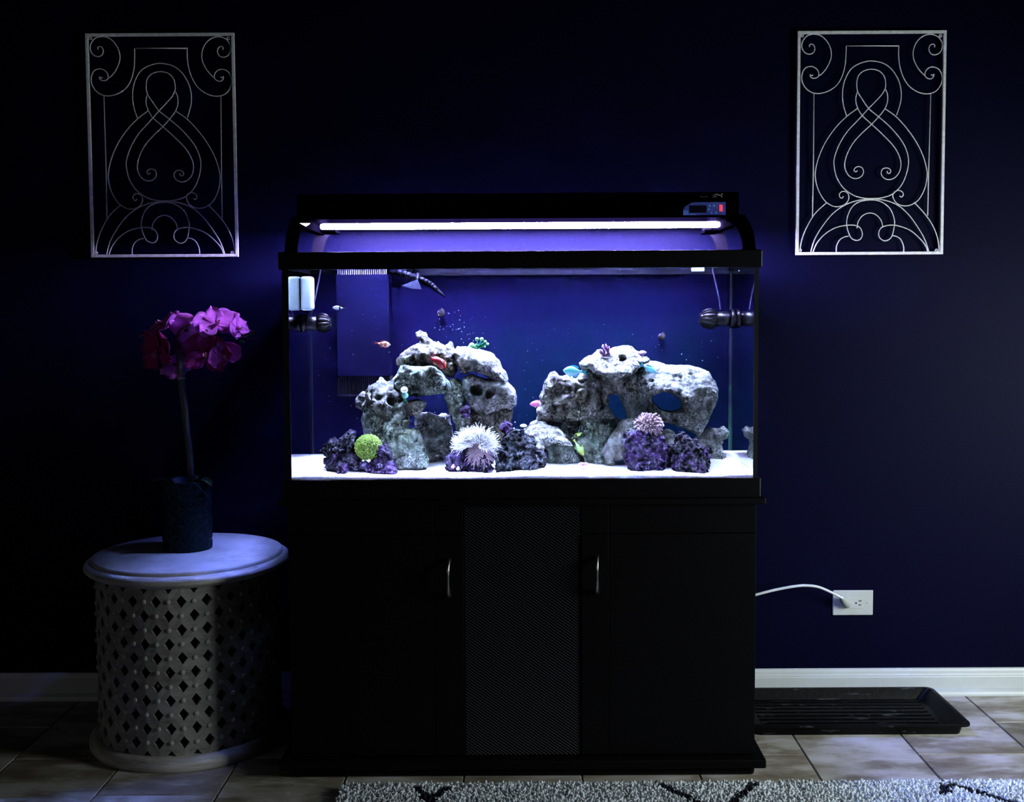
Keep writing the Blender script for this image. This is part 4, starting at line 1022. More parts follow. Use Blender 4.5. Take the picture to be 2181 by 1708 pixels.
def rock_mat(name, pale, mid, dark, tints, bscale=190, bstr=0.8, dim=0.5):
    m, nt, b = new_mat(name); v = coords(nt)
    a = noise(nt, v, 26, 8, 0.68); c = ramp(nt, a, [(0.36, dark), (0.48, mid), (0.62, pale)])
    for i, (col, sc_, lo_, hi_, amt) in enumerate(tints):
        mp_ = N(nt, 'ShaderNodeMapping'); mp_.inputs['Location'].default_value = (3.1 * i + 1, 1.7 * i, 0.4); nt.links.new(v, mp_.inputs['Vector'])
        f = ramp(nt, noise(nt, mp_.outputs[0], sc_, 5, 0.6), [(lo_, 0.0), (hi_, amt)]); c = mixc(nt, f, c, col)
    vo = N(nt, 'ShaderNodeTexVoronoi'); vo.inputs['Scale'].default_value = 130; nt.links.new(v, vo.inputs['Vector'])
    spk = ramp(nt, noise(nt, v, 210, 3, 0.6), [(0.38, 0.22), (0.50, 0.85), (0.63, 1.75)])
    msk = ramp(nt, noise(nt, v, 17, 3, 0.5), [(0.40, 0.15), (0.58, 0.95)])
    c = mixc(nt, msk, c, mixc(nt, 1.0, c, spk, 'MULTIPLY'))
    c = mixc(nt, 1.0, c, ramp(nt, noise(nt, v, 48, 4, 0.65), [(0.36, 0.52), (0.52, 1.0), (0.66, 1.35)]), 'MULTIPLY'); c = mixc(nt, 1.0, c, (dim * 0.84, dim * 0.97, dim * 0.95), 'MULTIPLY')
    nt.links.new(c, b.inputs['Base Color']); b.inputs['Roughness'].default_value = 0.92; b.inputs['Specular IOR Level'].default_value = 0.12
    bump(nt, b, noise(nt, v, bscale, 6, 0.7), bstr, 0.004); bump(nt, b, vo.outputs['Distance'], 0.35, 0.003)
    return m
TEAL = (0.20, 0.32, 0.26); PURP = (0.32, 0.14, 0.46); OLIVE = (0.26, 0.27, 0.13)
M['rock_pale'] = rock_mat('pale_rock', (0.60, 0.55, 0.46), (0.42, 0.38, 0.31), (0.20, 0.165, 0.13), [(TEAL, 11, 0.52, 0.68, 0.5), (PURP, 14, 0.62, 0.72, 0.35)], dim=0.46)
for _k in (): pass
M['rock_grey'] = rock_mat('grey_rock', (0.40, 0.36, 0.31), (0.28, 0.25, 0.21), (0.13, 0.105, 0.085), [(TEAL, 9, 0.50, 0.66, 0.45)], 140, 0.5, dim=0.80)
M['rock_brown'] = rock_mat('brown_rock', (0.44, 0.39, 0.31), (0.20, 0.165, 0.13), (0.075, 0.055, 0.045), [(OLIVE, 13, 0.5, 0.66, 0.5), (PURP, 17, 0.62, 0.72, 0.3)], 170, 1.0, dim=0.66)
M['rock_mossy'] = rock_mat('mossy_rock', (0.50, 0.50, 0.40), (0.27, 0.29, 0.22), (0.10, 0.10, 0.075), [(TEAL, 16, 0.46, 0.64, 0.5), (OLIVE, 10, 0.5, 0.66, 0.4)], 170, 1.0, dim=0.56)
M['rock_dark'] = rock_mat('dark_rubble', (0.26, 0.23, 0.28), (0.075, 0.065, 0.080), (0.018, 0.015, 0.022), [(PURP, 24, 0.50, 0.66, 0.75)], 220, 1.0, dim=0.3)
M['rock_violet'] = rock_mat('violet_rubble', (0.42, 0.34, 0.50), (0.13, 0.095, 0.17), (0.022, 0.016, 0.034), [(PURP, 30, 0.46, 0.62, 0.85)], 220, 1.0, dim=0.26)
M['rock_black'] = rock_mat('black_rubble', (0.30, 0.30, 0.32), (0.055, 0.058, 0.062), (0.012, 0.013, 0.016), [(TEAL, 26, 0.58, 0.7, 0.35), (PURP, 20, 0.64, 0.74, 0.5)], 220, 1.0, dim=0.3)
# outline rocks: each prism is (outline px, depth of its middle, half thickness, edge rounding, lean)
GL, GR, GF = 'rocks of the left arch', 'rocks of the right arch', 'dark rubble rocks at the front'
YA = 0.275
rock('live_rock', 'grey boulder crowning the left arch with a crooked horn on top', YA, [], M['rock_brown'], polys=[
  ([(849, 764), (859, 752), (872, 741), (882, 733), (893, 731), (908, 735), (922, 733), (941, 738), (959, 744), (972, 752), (972, 790), (965, 806), (950, 800), (936, 788), (915, 784), (890, 786), (852, 784), (848, 775)], 0, 0.055, 0.030, -0.12),
  ([(884, 718), (886, 709), (895, 705), (904, 710), (910, 719), (923, 725), (934, 730), (945, 738), (950, 752), (920, 752), (900, 742), (893, 731), (894, 723), (889, 724)], 0.0, 0.024, 0.016, 0.1),
  ([(946, 742), (959, 728), (964, 734), (967, 746), (973, 758), (950, 762)], -0.01, 0.022, 0.014, 0.1)],
  pits=[(880, 764, 8, -0.058), (896, 770, 12, -0.06), (955, 770, 9, -0.06)], seed=2, pit=0.004, group=GL)
rock('live_rock', 'stepped block under the horned boulder of the left arch', YA - 0.03, [], M['rock_mossy'], polys=[
  ([(846, 788), (853, 777), (880, 780), (905, 782), (918, 777), (929, 781), (939, 794), (949, 807), (959, 813), (962, 826), (950, 834), (930, 837), (905, 839), (888, 844), (862, 840), (845, 815)], 0, 0.060, 0.022, -0.05)],
  pits=[(914, 812, 7, -0.062), (920, 814, 5, -0.06), (874, 826, 4.5, -0.06), (898, 792, 9, -0.07)], seed=3, pit=0.006, group=GL)
rock('live_rock', 'smooth pale cap at top right of the left arch carrying the green coral', YA + 0.005, [], M['rock_pale'], polys=[
  ([(964, 748), (974, 741), (990, 740), (1002, 741), (1012, 745), (1024, 746), (1040, 750), (1052, 756), (1062, 767), (1067, 778), (1077, 795), (1081, 808), (1079, 819), (1068, 816), (1052, 808), (1036, 799), (1020, 793), (1006, 788), (994, 796), (983, 794), (975, 780), (967, 766)], 0, 0.062, 0.034, 0.18)],
  pits=[(998, 781, 3, -0.05)], seed=4, pit=0.002, amp=(0.0035, 0.0018, 0.001), group=GL)
rock('live_rock', 'bowl shaped rock with two round holes in the left arch', YA - 0.012, [], M['rock_grey'], polys=[
  ([(988, 806), (1000, 799), (1009, 799), (1020, 805), (1034, 809), (1050, 808), (1062, 806), (1076, 812), (1089, 822), (1097, 832), (1099, 846), (1098, 862), (1088, 871), (1078, 868), (1060, 874), (1035, 882), (1015, 876), (1000, 864), (989, 846), (985, 825)], 0, 0.048, 0.022, 0.0)],
  pits=[(1034, 836, 36, -0.102), (1014, 831, 13, -0.034), (1014, 832, 12, -0.010), (1043.5, 839, 9, -0.036), (1044, 845, 8.5, -0.034), (1070, 818, 6, -0.05)], seed=5, amp=(0.0030, 0.0016, 0.0010), group=GL)
rock('live_rock', 'brown rock with a shadowed ledge at the foot of the left arch, right side', YA + 0.006, [], M['rock_brown'], polys=[
  ([(984, 880), (1000, 866), (1015, 872), (1040, 880), (1060, 870), (1080, 866), (1094, 868), (1091, 886), (1087, 905), (1091, 930), (1091, 994), (984, 994), (984, 930)], 0, 0.052, 0.028, -0.2)],
  pits=[(1042, 897, 13, -0.06), (1058, 889, 12, -0.06), (1028, 903, 10, -0.056)], seed=6, amp=(0.004, 0.002, 0.0012), group=GL)
rock('live_rock', 'slim mossy rock edging the right of the blue opening in the left arch', YA - 0.03, [], M['rock_mossy'], polys=[
  ([(952, 815), (960, 808), (972, 809), (982, 815), (991, 828), (993, 850), (986, 862), (999, 880), (992, 897), (988, 918), (990, 990), (970, 990), (974, 915), (965, 892), (957, 872), (951, 852), (947, 836)], 0, 0.035, 0.018, 0.1)], seed=7, pit=0.007, group=GL)
rock('live_rock', 'white topped shoulder rock at the left of the left arch', YA - 0.04, [], M['rock_pale'], polys=[
  ([(781, 822), (790, 818), (800, 814), (806, 810), (810, 809), (815, 813), (824, 817), (833, 813), (840, 805), (847, 800), (850, 815), (854, 828), (863, 837), (861, 852), (857, 869), (846, 872), (835, 874), (815, 874), (800, 869), (794, 856), (782, 848), (780, 835)], 0, 0.052, 0.026, 0.45),
  ([(803, 866), (835, 868), (852, 876), (842, 892), (822, 895), (804, 884)], -0.02, 0.035, 0.016, -0.3)],
  pits=[(832, 854, 9, -0.058), (837, 858, 6, -0.058), (806, 848, 5, -0.055), (818, 862, 5, -0.06)], seed=8, pit=0.005, group=GL)
rock('live_rock', 'small speckled knob sticking out at far left of the left arch', YA - 0.03, [], M['rock_pale'], polys=[
  ([(756, 851), (762, 842), (770, 836), (780, 837), (787, 847), (793, 856), (789, 869), (779, 882), (770, 873), (759, 866)], 0, 0.030, 0.020, 0.35)], pits=[(777, 865, 4, -0.036), (768, 872, 3, -0.03)], seed=9, pit=0.004, group=GL)
rock('live_rock', 'smooth grey pillar standing at the left of the left arch', YA - 0.01, [], M['rock_grey'], polys=[
  ([(774, 874), (795, 860), (820, 864), (850, 868), (862, 900), (872, 940), (876, 994), (798, 994), (794, 975), (780, 940), (776, 915), (771, 895)], 0, 0.055, 0.032, -0.05)],
  pits=[(786, 886, 5, -0.058), (791, 898, 2.5, -0.06), (821, 927, 2.5, -0.062), (800, 925, 2, -0.06)], seed=10, amp=(0.0040, 0.0016, 0.001), group=GL)
rock('live_rock', 'rough tapering rock standing in front of the left arch', YA - 0.085, [], M['rock_mossy'], polys=[
  ([(849, 856), (860, 852), (871, 859), (867, 877), (874, 896), (869, 912), (887, 913), (903, 927), (905, 951), (912, 979), (910, 992), (880, 996), (842, 998), (831, 970), (824, 951), (822, 927), (820, 904), (830, 886), (843, 870)], 0, 0.042, 0.024, 0.2)],
  pits=[(850, 905, 6, -0.045), (884, 940, 5, -0.045)], seed=11, pit=0.008, vox=0.0024, group=GL)
rock('live_rock', 'brown shelf stone jutting into the blue opening of the left arch', YA - 0.055, [], M['rock_brown'], polys=[
  ([(862, 858), (875, 852), (892, 851), (906, 857), (904, 869), (894, 881), (880, 886), (866, 882)], 0, 0.035, 0.014, -0.5)], seed=12, amp=(0.003, 0.0015, 0.001), group=GL)
rock('live_rock', 'shadowy dark boulder deep inside the left arch', YA + 0.07, [], M['rock_grey'], polys=[
  ([(886, 886), (898, 879), (915, 878), (925, 884), (945, 886), (956, 887), (962, 905), (968, 930), (968, 950), (962, 965), (968, 992), (954, 992), (946, 974), (940, 963), (935, 974), (925, 992), (900, 994), (895, 950), (886, 920)], 0, 0.050, 0.026, 0.1)],
  pits=[(918, 925, 9, -0.056), (935, 905, 6, -0.055)], seed=13, pit=0.004, group=GL)
# right arch
rock('live_rock', 'rough brown block at the left end of the right arch', YA - 0.02, [], M['rock_brown'], polys=[
  ([(1154, 819), (1169, 804), (1174, 796), (1182, 794), (1190, 800), (1197, 804), (1208, 801), (1220, 806), (1232, 805), (1245, 806), (1262, 808), (1273, 813), (1277, 824), (1273, 845), (1277, 862), (1262, 882), (1235, 892), (1200, 897), (1175, 898), (1147, 898), (1148, 880), (1145, 872), (1156, 856), (1150, 843), (1155, 831)], 0, 0.056, 0.024, -0.08),
  ([(1180, 850), (1192, 842), (1207, 834), (1220, 833), (1223, 842), (1215, 857), (1195, 863), (1181, 859)], -0.045, 0.024, 0.012, 0.4)],
  pits=[(1212, 846, 6, -0.075), (1255, 842, 6, -0.062), (1180, 874, 6, -0.06), (1230, 868, 8, -0.062), (1172, 835, 8, -0.066)], seed=20, pit=0.008, group=GR)
rock('live_rock', 'white bump of rock behind the larger turquoise fish', YA - 0.03, [], M['rock_pale'], polys=[
  ([(1230, 807), (1240, 791), (1250, 785), (1260, 787), (1265, 804), (1274, 812), (1277, 823), (1266, 826), (1252, 818), (1236, 813)], 0, 0.032, 0.018, 0.6)], seed=21, pit=0.003, group=GR)
rock('live_rock', 'bright flat topped rock with a round hole crowning the right arch', YA - 0.02, [], M['rock_pale'], polys=[
  ([(1236, 775), (1243, 768), (1254, 760), (1265, 755), (1276, 747), (1299, 746), (1313, 742), (1328, 738), (1345, 738), (1354, 745), (1361, 751), (1365, 760), (1376, 759), (1383, 764), (1378, 771), (1364, 777), (1352, 787), (1340, 793), (1318, 798), (1298, 802), (1284, 798), (1274, 793), (1262, 791), (1254, 781), (1245, 784), (1238, 780)], 0, 0.050, 0.018, 1.25)],
  pits=[(1324, 765, 9.5, -0.06), (1324, 768, 8.5, -0.04), (1292, 774, 3.5, -0.055), (1346, 745, 4, -0.01), (1280, 783, 3, -0.062)], seed=22, pit=0.0035, amp=(0.0035, 0.0024, 0.0012), group=GR)
rock('live_rock', 'shaded brown rock under the flat top of the right arch', YA + 0.01, [], M['rock_brown'], polys=[
  ([(1270, 790), (1285, 792), (1300, 795), (1320, 792), (1345, 786), (1367, 792), (1372, 812), (1368, 827), (1345, 833), (1325, 837), (1309, 838), (1296, 837), (1295, 862), (1278, 868), (1266, 850), (1268, 820)], 0, 0.046, 0.024, -0.4)],
  pits=[(1310, 808, 2.6, -0.05), (1309, 822, 2.6, -0.045), (1305, 831, 2.6, -0.04), (1330, 815, 2.4, -0.05)], seed=23, amp=(0.0045, 0.0016, 0.001), group=GR)
rock('live_rock', 'smooth grey slanting pillar right of the gap in the right arch', YA + 0.02, [], M['rock_grey'], polys=[
  ([(1317, 832), (1335, 825), (1365, 821), (1387, 826), (1386, 850), (1385, 870), (1390, 900), (1386, 992), (1342, 992), (1340, 900), (1335, 880), (1325, 858), (1318, 846)], 0, 0.036, 0.020, -0.05)], seed=24, amp=(0.003, 0.0014, 0.0008), group=GR)
rock('live_rock', 'large pitted boulder with a big oval hole at the right of the right arch', YA - 0.005, [], M['rock_pale'], polys=[
  ([(1354, 796), (1361, 787), (1378, 777), (1386, 772), (1406, 771), (1417, 776), (1426, 781), (1441, 780), (1467, 779), (1484, 784), (1506, 791), (1512, 799), (1518, 812), (1522, 826), (1521, 839), (1500, 838), (1480, 836), (1468, 848), (1455, 852), (1445, 848), (1432, 839), (1421, 835), (1397, 835), (1373, 836), (1361, 826), (1352, 812)], -0.005, 0.062, 0.026, 0.95),
  ([(1375, 826), (1400, 830), (1440, 838), (1470, 828), (1500, 828), (1522, 834), (1524, 850), (1517, 875), (1509, 893), (1498, 916), (1487, 928), (1475, 919), (1460, 913), (1438, 906), (1415, 900), (1397, 894), (1387, 882), (1381, 862), (1377, 845)], 0.0, 0.050, 0.022, -0.25)],
  holes=[(1419, 854, 37, 21, 0.33)], pits=[(1441, 802, 5, -0.075), (1449, 805, 3.5, -0.075), (1412, 812, 3, -0.075), (1508, 828, 4, -0.08), (1472, 795, 2.5, -0.06), (1390, 812, 3.5, -0.08)], seed=25, pit=0.004, amp=(0.0032, 0.0024, 0.0014), group=GR)
rock('live_rock', 'bright low rock left of the right arch beside the white mushroom', YA - 0.065, [], M['rock_pale'], polys=[
  ([(1115, 918), (1127, 908), (1136, 901), (1145, 898), (1161, 899), (1166, 906), (1182, 908), (1195, 917), (1206, 930), (1216, 943), (1200, 944), (1178, 940), (1163, 946), (1155, 954), (1146, 952), (1138, 942), (1119, 930)], 0, 0.058, 0.022, 0.9),
  ([(1120, 930), (1150, 930), (1150, 985), (1120, 985)], 0.02, 0.03, 0.02, 0)], seed=26, pit=0.004, group=GR)
rock('live_rock', 'dark mossy base stone under the bright low rock', YA - 0.055, [], M['rock_mossy'], polys=[
  ([(1152, 953), (1165, 942), (1180, 938), (1200, 942), (1218, 945), (1224, 960), (1234, 975), (1234, 996), (1152, 996), (1148, 975)], 0, 0.042, 0.022, -0.3)], seed=27, pit=0.006, group=GR)
rock('live_rock', 'dusky purple grey rock in the middle hollow of the right arch', YA + 0.045, [], M['rock_grey'], polys=[
  ([(1168, 893), (1185, 876), (1215, 872), (1240, 876), (1258, 868), (1292, 860), (1303, 880), (1312, 895), (1300, 915), (1290, 992), (1230, 992), (1225, 950), (1200, 928), (1176, 910)], 0, 0.044, 0.024, -0.1)],
  pits=[(1218, 918, 9, -0.05), (1225, 900, 10, -0.052), (1180, 885, 6, -0.04)], seed=28, amp=(0.004, 0.0018, 0.001), group=GR)
rock('live_rock', 'mossy textured column in front of the gap in the right arch', YA - 0.03, [], M['rock_mossy'], polys=[
  ([(1228, 925), (1240, 905), (1241, 882), (1252, 880), (1266, 895), (1288, 905), (1314, 892), (1322, 899), (1312, 916), (1300, 931), (1291, 946), (1286, 962), (1282, 992), (1260, 994), (1246, 987), (1240, 962), (1226, 950)], 0, 0.036, 0.018, 0.3)],
  pits=[(1256, 950, 6, -0.045), (1272, 940, 5, -0.04)], seed=29, pit=0.009, group=GR)
rock('live_rock', 'grey leaning slab left of the dark purple rock under the pink coral', YA - 0.065, [], M['rock_grey'], polys=[
  ([(1318, 898), (1330, 892), (1343, 888), (1354, 900), (1352, 930), (1347, 976), (1328, 978), (1311, 979), (1310, 994), (1289, 994), (1286, 975), (1278, 962), (1288, 945), (1302, 926), (1314, 910)], 0, 0.034, 0.016, -0.1)], pits=[(1312, 932, 3, -0.038), (1320, 934, 2.5, -0.036)], seed=30, amp=(0.003, 0.0014, 0.001), group=GR)
rock('live_rock', 'rear grey rock with a flat cap near the right end of the aquarium', YA + 0.06, [], M['rock_pale'], polys=[
  ([(1476, 938), (1494, 926), (1505, 919), (1515, 913), (1543, 913), (1550, 919), (1545, 931), (1535, 933), (1534, 945), (1541, 964), (1548, 992), (1510, 994), (1476, 994)], 0, 0.042, 0.020, 0.15)], pits=[(1510, 962, 9, -0.045)], seed=31, pit=0.003, group=GR)
rock('live_rock', 'pale rock wedged behind the two purple rocks at right', YA - 0.075, [], M['rock_pale'], polys=[
  ([(1398, 930), (1410, 921), (1420, 919), (1432, 921), (1446, 931), (1462, 945), (1458, 965), (1442, 996), (1408, 996)], 0, 0.034, 0.018, 0.4)], seed=32, pit=0.004, group=GR)
# rubble in front
RB = dict(amp=(0.0060, 0.0060, 0.0036), fr=(42, 95, 210), vox=0.0020, pit=0.013, k=0.006)
rock('rubble_rock', 'dark purple twin peaked rubble rock left of the green coral', 0.115, [], M['rock_dark'], polys=[
  ([(686, 962), (693, 950), (703, 935), (714, 932), (722, 943), (730, 931), (741, 922), (752, 922), (755, 940), (758, 958), (765, 970), (769, 985), (766, 1002), (745, 1006), (720, 1004), (699, 1004), (693, 985), (694, 972)], 0, 0.038, 0.022, 0.25)], seed=40, group=GF, **RB)
rock('rubble_rock', 'dark violet rubble rock right of the green coral', 0.10, [], M['rock_violet'], polys=[
  ([(799, 952), (812, 946), (824, 950), (832, 967), (839, 980), (843, 995), (842, 1012), (820, 1014), (800, 1014), (775, 1008), (763, 1006), (761, 990), (775, 981), (790, 984), (801, 972)], 0, 0.036, 0.020, 0.2)], seed=41, group=GF, **RB)
rock('rubble_rock', 'small dark stone at front left on the sand, left of the violet rubble', 0.064, [], M['rock_dark'], polys=[([(721, 990), (730, 984), (738, 992), (744, 1006), (732, 1012), (719, 1009), (715, 998)], 0, 0.014, 0.010, 0.2)], seed=42, group=GF, **RB)
rock('rubble_rock', 'low violet stone lying in front of the rubble under the green coral', 0.056, [], M['rock_violet'], polys=[([(799, 1002), (812, 994), (828, 994), (842, 1000), (844, 1011), (820, 1014), (800, 1013)], 0, 0.014, 0.010, 0.4)], seed=43, group=GF, **RB)
rock('rubble_rock', 'violet encrusted rock under the white anemone', 0.12, [], M['rock_violet'], polys=[
  ([(952, 983), (957, 972), (969, 961), (979, 949), (992, 949), (1005, 954), (1030, 959), (1049, 957), (1056, 968), (1050, 983), (1044, 1006), (1020, 1006), (998, 1006), (972, 1008), (953, 1003)], 0, 0.036, 0.020, 0.15)], seed=44, group=GF, **RB)
rock('rubble_rock', 'blackish craggy pyramid rock at centre front below the white mushroom', 0.13, [], M['rock_black'], polys=[
  ([(1074, 930), (1080, 920), (1092, 916), (1110, 919), (1118, 930), (1139, 941), (1150, 953), (1161, 965), (1161, 977), (1158, 996), (1115, 1003), (1080, 1006), (1057, 1006), (1058, 976), (1063, 956), (1072, 947)], 0, 0.046, 0.026, 0.3)], seed=45, group=GF, **RB)
rock('rubble_rock', 'rounded purple knob on top of the blackish pyramid rock', 0.13, [], M['rock_violet'], polys=[([(1064, 915), (1066, 905), (1074, 897), (1083, 897), (1091, 905), (1093, 918), (1086, 928), (1072, 925)], 0, 0.016, 0.012, 0.2)], seed=46, group=GF, amp=(0.003, 0.004, 0.002), fr=(60, 150, 260), vox=0.0018, pit=0.004)
rock('rubble_rock', 'dark purple rock under the pale pink coral', 0.105, [], M['rock_violet'], polys=[
  ([(1330, 938), (1337, 921), (1347, 916), (1375, 920), (1403, 928), (1416, 942), (1425, 949), (1419, 964), (1416, 986), (1410, 1008), (1374, 1008), (1341, 1004), (1330, 984), (1330, 973), (1333, 958)], 0, 0.040, 0.022, -0.1)], seed=47, group=GF, **RB)
rock('rubble_rock', 'mottled grey and purple rock, rightmost of the front rubble', 0.10, [], M['rock_dark'], polys=[
  ([(1441, 931), (1448, 925), (1461, 931), (1474, 937), (1490, 946), (1511, 961), (1509, 971), (1506, 986), (1502, 1010), (1473, 1013), (1436, 1011), (1430, 988), (1433, 971), (1431, 956), (1440, 948)], 0, 0.038, 0.022, 0.2)], seed=48, group=GF, **RB)
rock('rubble_rock', 'purple knob growing under the bowl rock of the left arch', 0.205, [], M['rock_violet'], polys=[([(979, 876), (984, 866), (994, 861), (1002, 866), (1004, 880), (998, 891), (985, 889)], 0, 0.014, 0.011, 0.1)], seed=49, amp=(0.002, 0.004, 0.002), fr=(60, 150, 260), vox=0.0018, pit=0.004)

# ================================================================== CORALS
def wp(px, py, Y): return inw(px, py, Y)
random.seed(11)
def dome(c, r, n_, sc=(1, 1, 1), lo_=-0.2):
    out = []
    for i in range(n_):
        z = 1 - (1 - lo_) * (i + 0.5) / n_; a = i * 2.39996; q = math.sqrt(1 - z * z)
        d = Vector((q * math.cos(a), q * math.sin(a), z)); out.append((c + Vector((d.x * sc[0], d.y * sc[1], d.z * sc[2])) * r, d))
    return out
# green star polyp dome
M['gsp'] = plain('green_polyps', (0.27, 0.43, 0.06), 0.7, var=0.6, nscale=150, trans=0.2)
M['gsp_mat'] = plain('polyp_mat', (0.12, 0.22, 0.05), 0.8, var=0.3)
c = wp(785, 953, 0.095); r_ = 28.5 * mpx(0.095)
g = thing('polyp_coral', 'bright yellow green bushy dome coral between dark rubble, front left', 'coral', c - Vector((0, 0, r_)))
MB().ball(c, r_ * 0.86, 3, (1, 0.9, 1.0), None, 0.03).build('base', M['gsp_mat'], g, True)
mb = MB()
for p, d in dome(c, r_ * 0.80, 1500, (1.04, 0.9, 0.98), -0.95):
    d2 = (d + Vector((random.uniform(-.5, .5), random.uniform(-.5, .5), random.uniform(-.35, .5)))).normalized(); L = random.uniform(0.0050, 0.0095)
    t1 = d2.orthogonal().normalized() * 0.0009; t2 = d2.cross(t1).normalized() * 0.0009; q = p + d2 * L
    mb.add([p + t1, p - t1 * 0.5 + t2, p - t1 * 0.5 - t2, q + t1 * 1.5, q - t1 * 0.7 + t2 * 1.5, q - t1 * 0.7 - t2 * 1.5], [(0, 1, 4, 3), (1, 2, 5, 4), (2, 0, 3, 5), (3, 4, 5)])
o = mb.build('polyps', M['gsp'], g); o['kind'] = 'stuff'
# white anemone
M['anem'] = plain('anemone_white', (0.66, 0.68, 0.62), 0.6, var=0.1, trans=0.3); M['anem_pink'] = plain('anemone_pink', (0.34, 0.26, 0.26), 0.6, var=0.1, trans=0.25); M['anem_foot'] = plain('anemone_foot', (0.09, 0.26, 0.10), 0.7)
c = wp(1013, 950, 0.10)
an = thing('anemone', 'white anemone with long wispy tentacles on the violet rock at centre front', 'anemone', wp(1005, 972, 0.10))
MB().ball(wp(1003, 962, 0.098), 9.5 * mpx(0.1), 2, (1, 0.8, 0.8)).build('foot', M['anem_foot'], an, True)
MB().ball(wp(1018, 950, 0.108), 20 * mpx(0.1), 3, (1.15, 0.6, 0.85), None, 0.04).build('disc', M['anem_pink'], an, True)
for nm, mt, n_ in (('tentacles', 'anem', 760), ('inner_tentacles', 'anem_pink', 190)):
    mb = MB(); sc_ = mpx(0.1); hub = wp(1026, 957, 0.085)
    for i in range(n_):
        if nm == 'tentacles':
            a = random.uniform(-0.10, 1.10) * PI; q = math.sqrt(random.uniform(0.05, 1.0)); dep = math.sqrt(max(0.0, 1 - q * q))
            p0 = wp(1014 + 31 * q * math.cos(a), 948 - 23 * q * math.sin(a), 0.100) + Vector((0, -0.026 * dep, 0))
            d = Vector((math.cos(a) * q * 0.9 - 0.25, -dep * 0.55 + random.uniform(-.3, .3), math.sin(a) * q * 0.8 + random.uniform(-.1, .25))); L = random.uniform(13, 30) * sc_
        else:
            a = random.uniform(0.55, 1.75) * PI; p0 = hub + Vector((random.uniform(-1, 1), 0, random.uniform(-1, 1))) * 7 * sc_
            d = Vector((math.cos(a) + random.uniform(-.2, .2), -0.25, math.sin(a) * 0.8 + random.uniform(-.2, .2))); L = random.uniform(18, 40) * sc_
        d.normalize(); sw = Vector((-d.z, random.uniform(-.4, .4), d.x)) * random.uniform(-1, 1) * 0.45 + Vector((0, 0, random.uniform(-0.35, 0.15)))
        P = [p0, p0 + d * L * 0.35 + sw * L * 0.10, p0 + d * L * 0.7 + sw * L * 0.35, p0 + d * L * 0.95 + sw * L * 0.85]
        for q_ in P: q_.y = max(q_.y, 0.018)
        rr_ = random.uniform(0.0010, 0.0016); mb.tube(catmull(P, 3), [rr_ * (1 - 0.6 * k / 9) for k in range(10)], 5)
    o = mb.build(nm, M[mt], an, True); o['kind'] = 'stuff'
# pale pink finger coral
M['finger'] = plain('finger_pink', (0.42, 0.31, 0.32), 0.6, var=0.2, nscale=80, trans=0.2)
c = wp(1382, 906, 0.10); r_ = 22.5 * mpx(0.1)
fc = thing('finger_coral', 'pale pink coral head of stubby fingers on the dark purple rock', 'coral', c - Vector((0, 0, r_)))
MB().ball(c, r_ * 0.75, 2, (1.15, 0.9, 0.85)).build('base', M['anem_pink'], fc, True)
mb = MB()
for p, d in dome(c, r_ * 0.62, 260, (1.2, 0.95, 0.95), -0.8):
    d2 = (d + Vector((random.uniform(-.35, .35), random.uniform(-.35, .35), random.uniform(-.3, .3)))).normalized(); L = random.uniform(0.45, 0.75) * r_
    q = p + d2 * L; q.y = max(q.y, 0.02); mid = (p + q) / 2 + Vector((random.uniform(-1, 1), 0, random.uniform(-1, 1))) * 0.0015
    mb.tube([p, mid, q - (q - mid) * 0.15, q, q + d2 * 0.0012], [0.0016, 0.0017, 0.0024, 0.0024, 0.0012], 6)
o = mb.build('fingers', M['finger'], fc, True); o['kind'] = 'stuff'
# green torch coral on the arch
M['torch'] = plain('torch_green', (0.26, 0.62, 0.20), 0.5, var=0.15, trans=0.2); M['torch_stem'] = plain('torch_stem', (0.03, 0.30, 0.12), 0.6)
tc_ = thing('torch_coral', 'mint green branching coral with round tips on top of the left arch', 'coral', wp(1015, 748, YA))
for pts in ([(1015, 748), (1017, 738), (1016, 724)], [(1016, 740), (1022, 733), (1026, 724)], [(1017, 741), (1026, 734), (1033, 729)], [(1017, 742), (1028, 737), (1038, 733)], [(1016, 742), (1025, 739), (1032, 738)], [(1015, 744), (1012, 740), (1006, 737)], [(1014, 746), (1009, 743), (1002, 740)]):
    P = catmull([wp(a, b_, YA - 0.006 * k) for k, (a, b_) in enumerate(pts)], 4); MB().tube(P, [0.0026 - 0.0009 * i / len(P) for i in range(len(P))], 7).build('branch', M['torch_stem'], tc_, True)
for px, py, r0 in ((1016, 722, 4.3), (1026, 722.5, 4.5), (1033.5, 727.5, 3.4), (1038.5, 732.5, 3.2), (1032.5, 738, 2.6), (1005, 735, 6.0), (1000.5, 738.5, 4.4), (1009.5, 737.5, 4.2), (1014.5, 734, 2.6)):
    MB().ball(wp(px, py, YA - 0.014), r0 * mpx(YA), 2, (1, 0.9, 0.92)).build('tip', M['torch'], tc_, True)
# mint bubble coral
M['mint'] = plain('mint', (0.35, 0.80, 0.58), 0.5, var=0.1, trans=0.2); M['cream'] = plain('cream', (0.88, 0.90, 0.80), 0.5, var=0.04, trans=0.2)
c = wp(861, 838, 0.175); bc = thing('bubble_coral', 'two lobed coral, white above and mint below, on the left arch', 'coral', wp(862, 849, 0.175))
MB().ball(wp(861, 830.5, 0.172), 8.0 * mpx(0.17), 2, (1.0, 0.8, 0.9), None, 0.03).build('upper_lobe', M['cream'], bc, True)
MB().ball(wp(862.5, 842.0, 0.172), 7.5 * mpx(0.17), 2, (1.0, 0.8, 0.95), None, 0.03).build('lower_lobe', M['mint'], bc, True)
MB().tube([wp(862, 845, 0.178), wp(863, 856, 0.185)], [0.004, 0.006], 8).build('stalk', M['torch_stem'], bc, True)
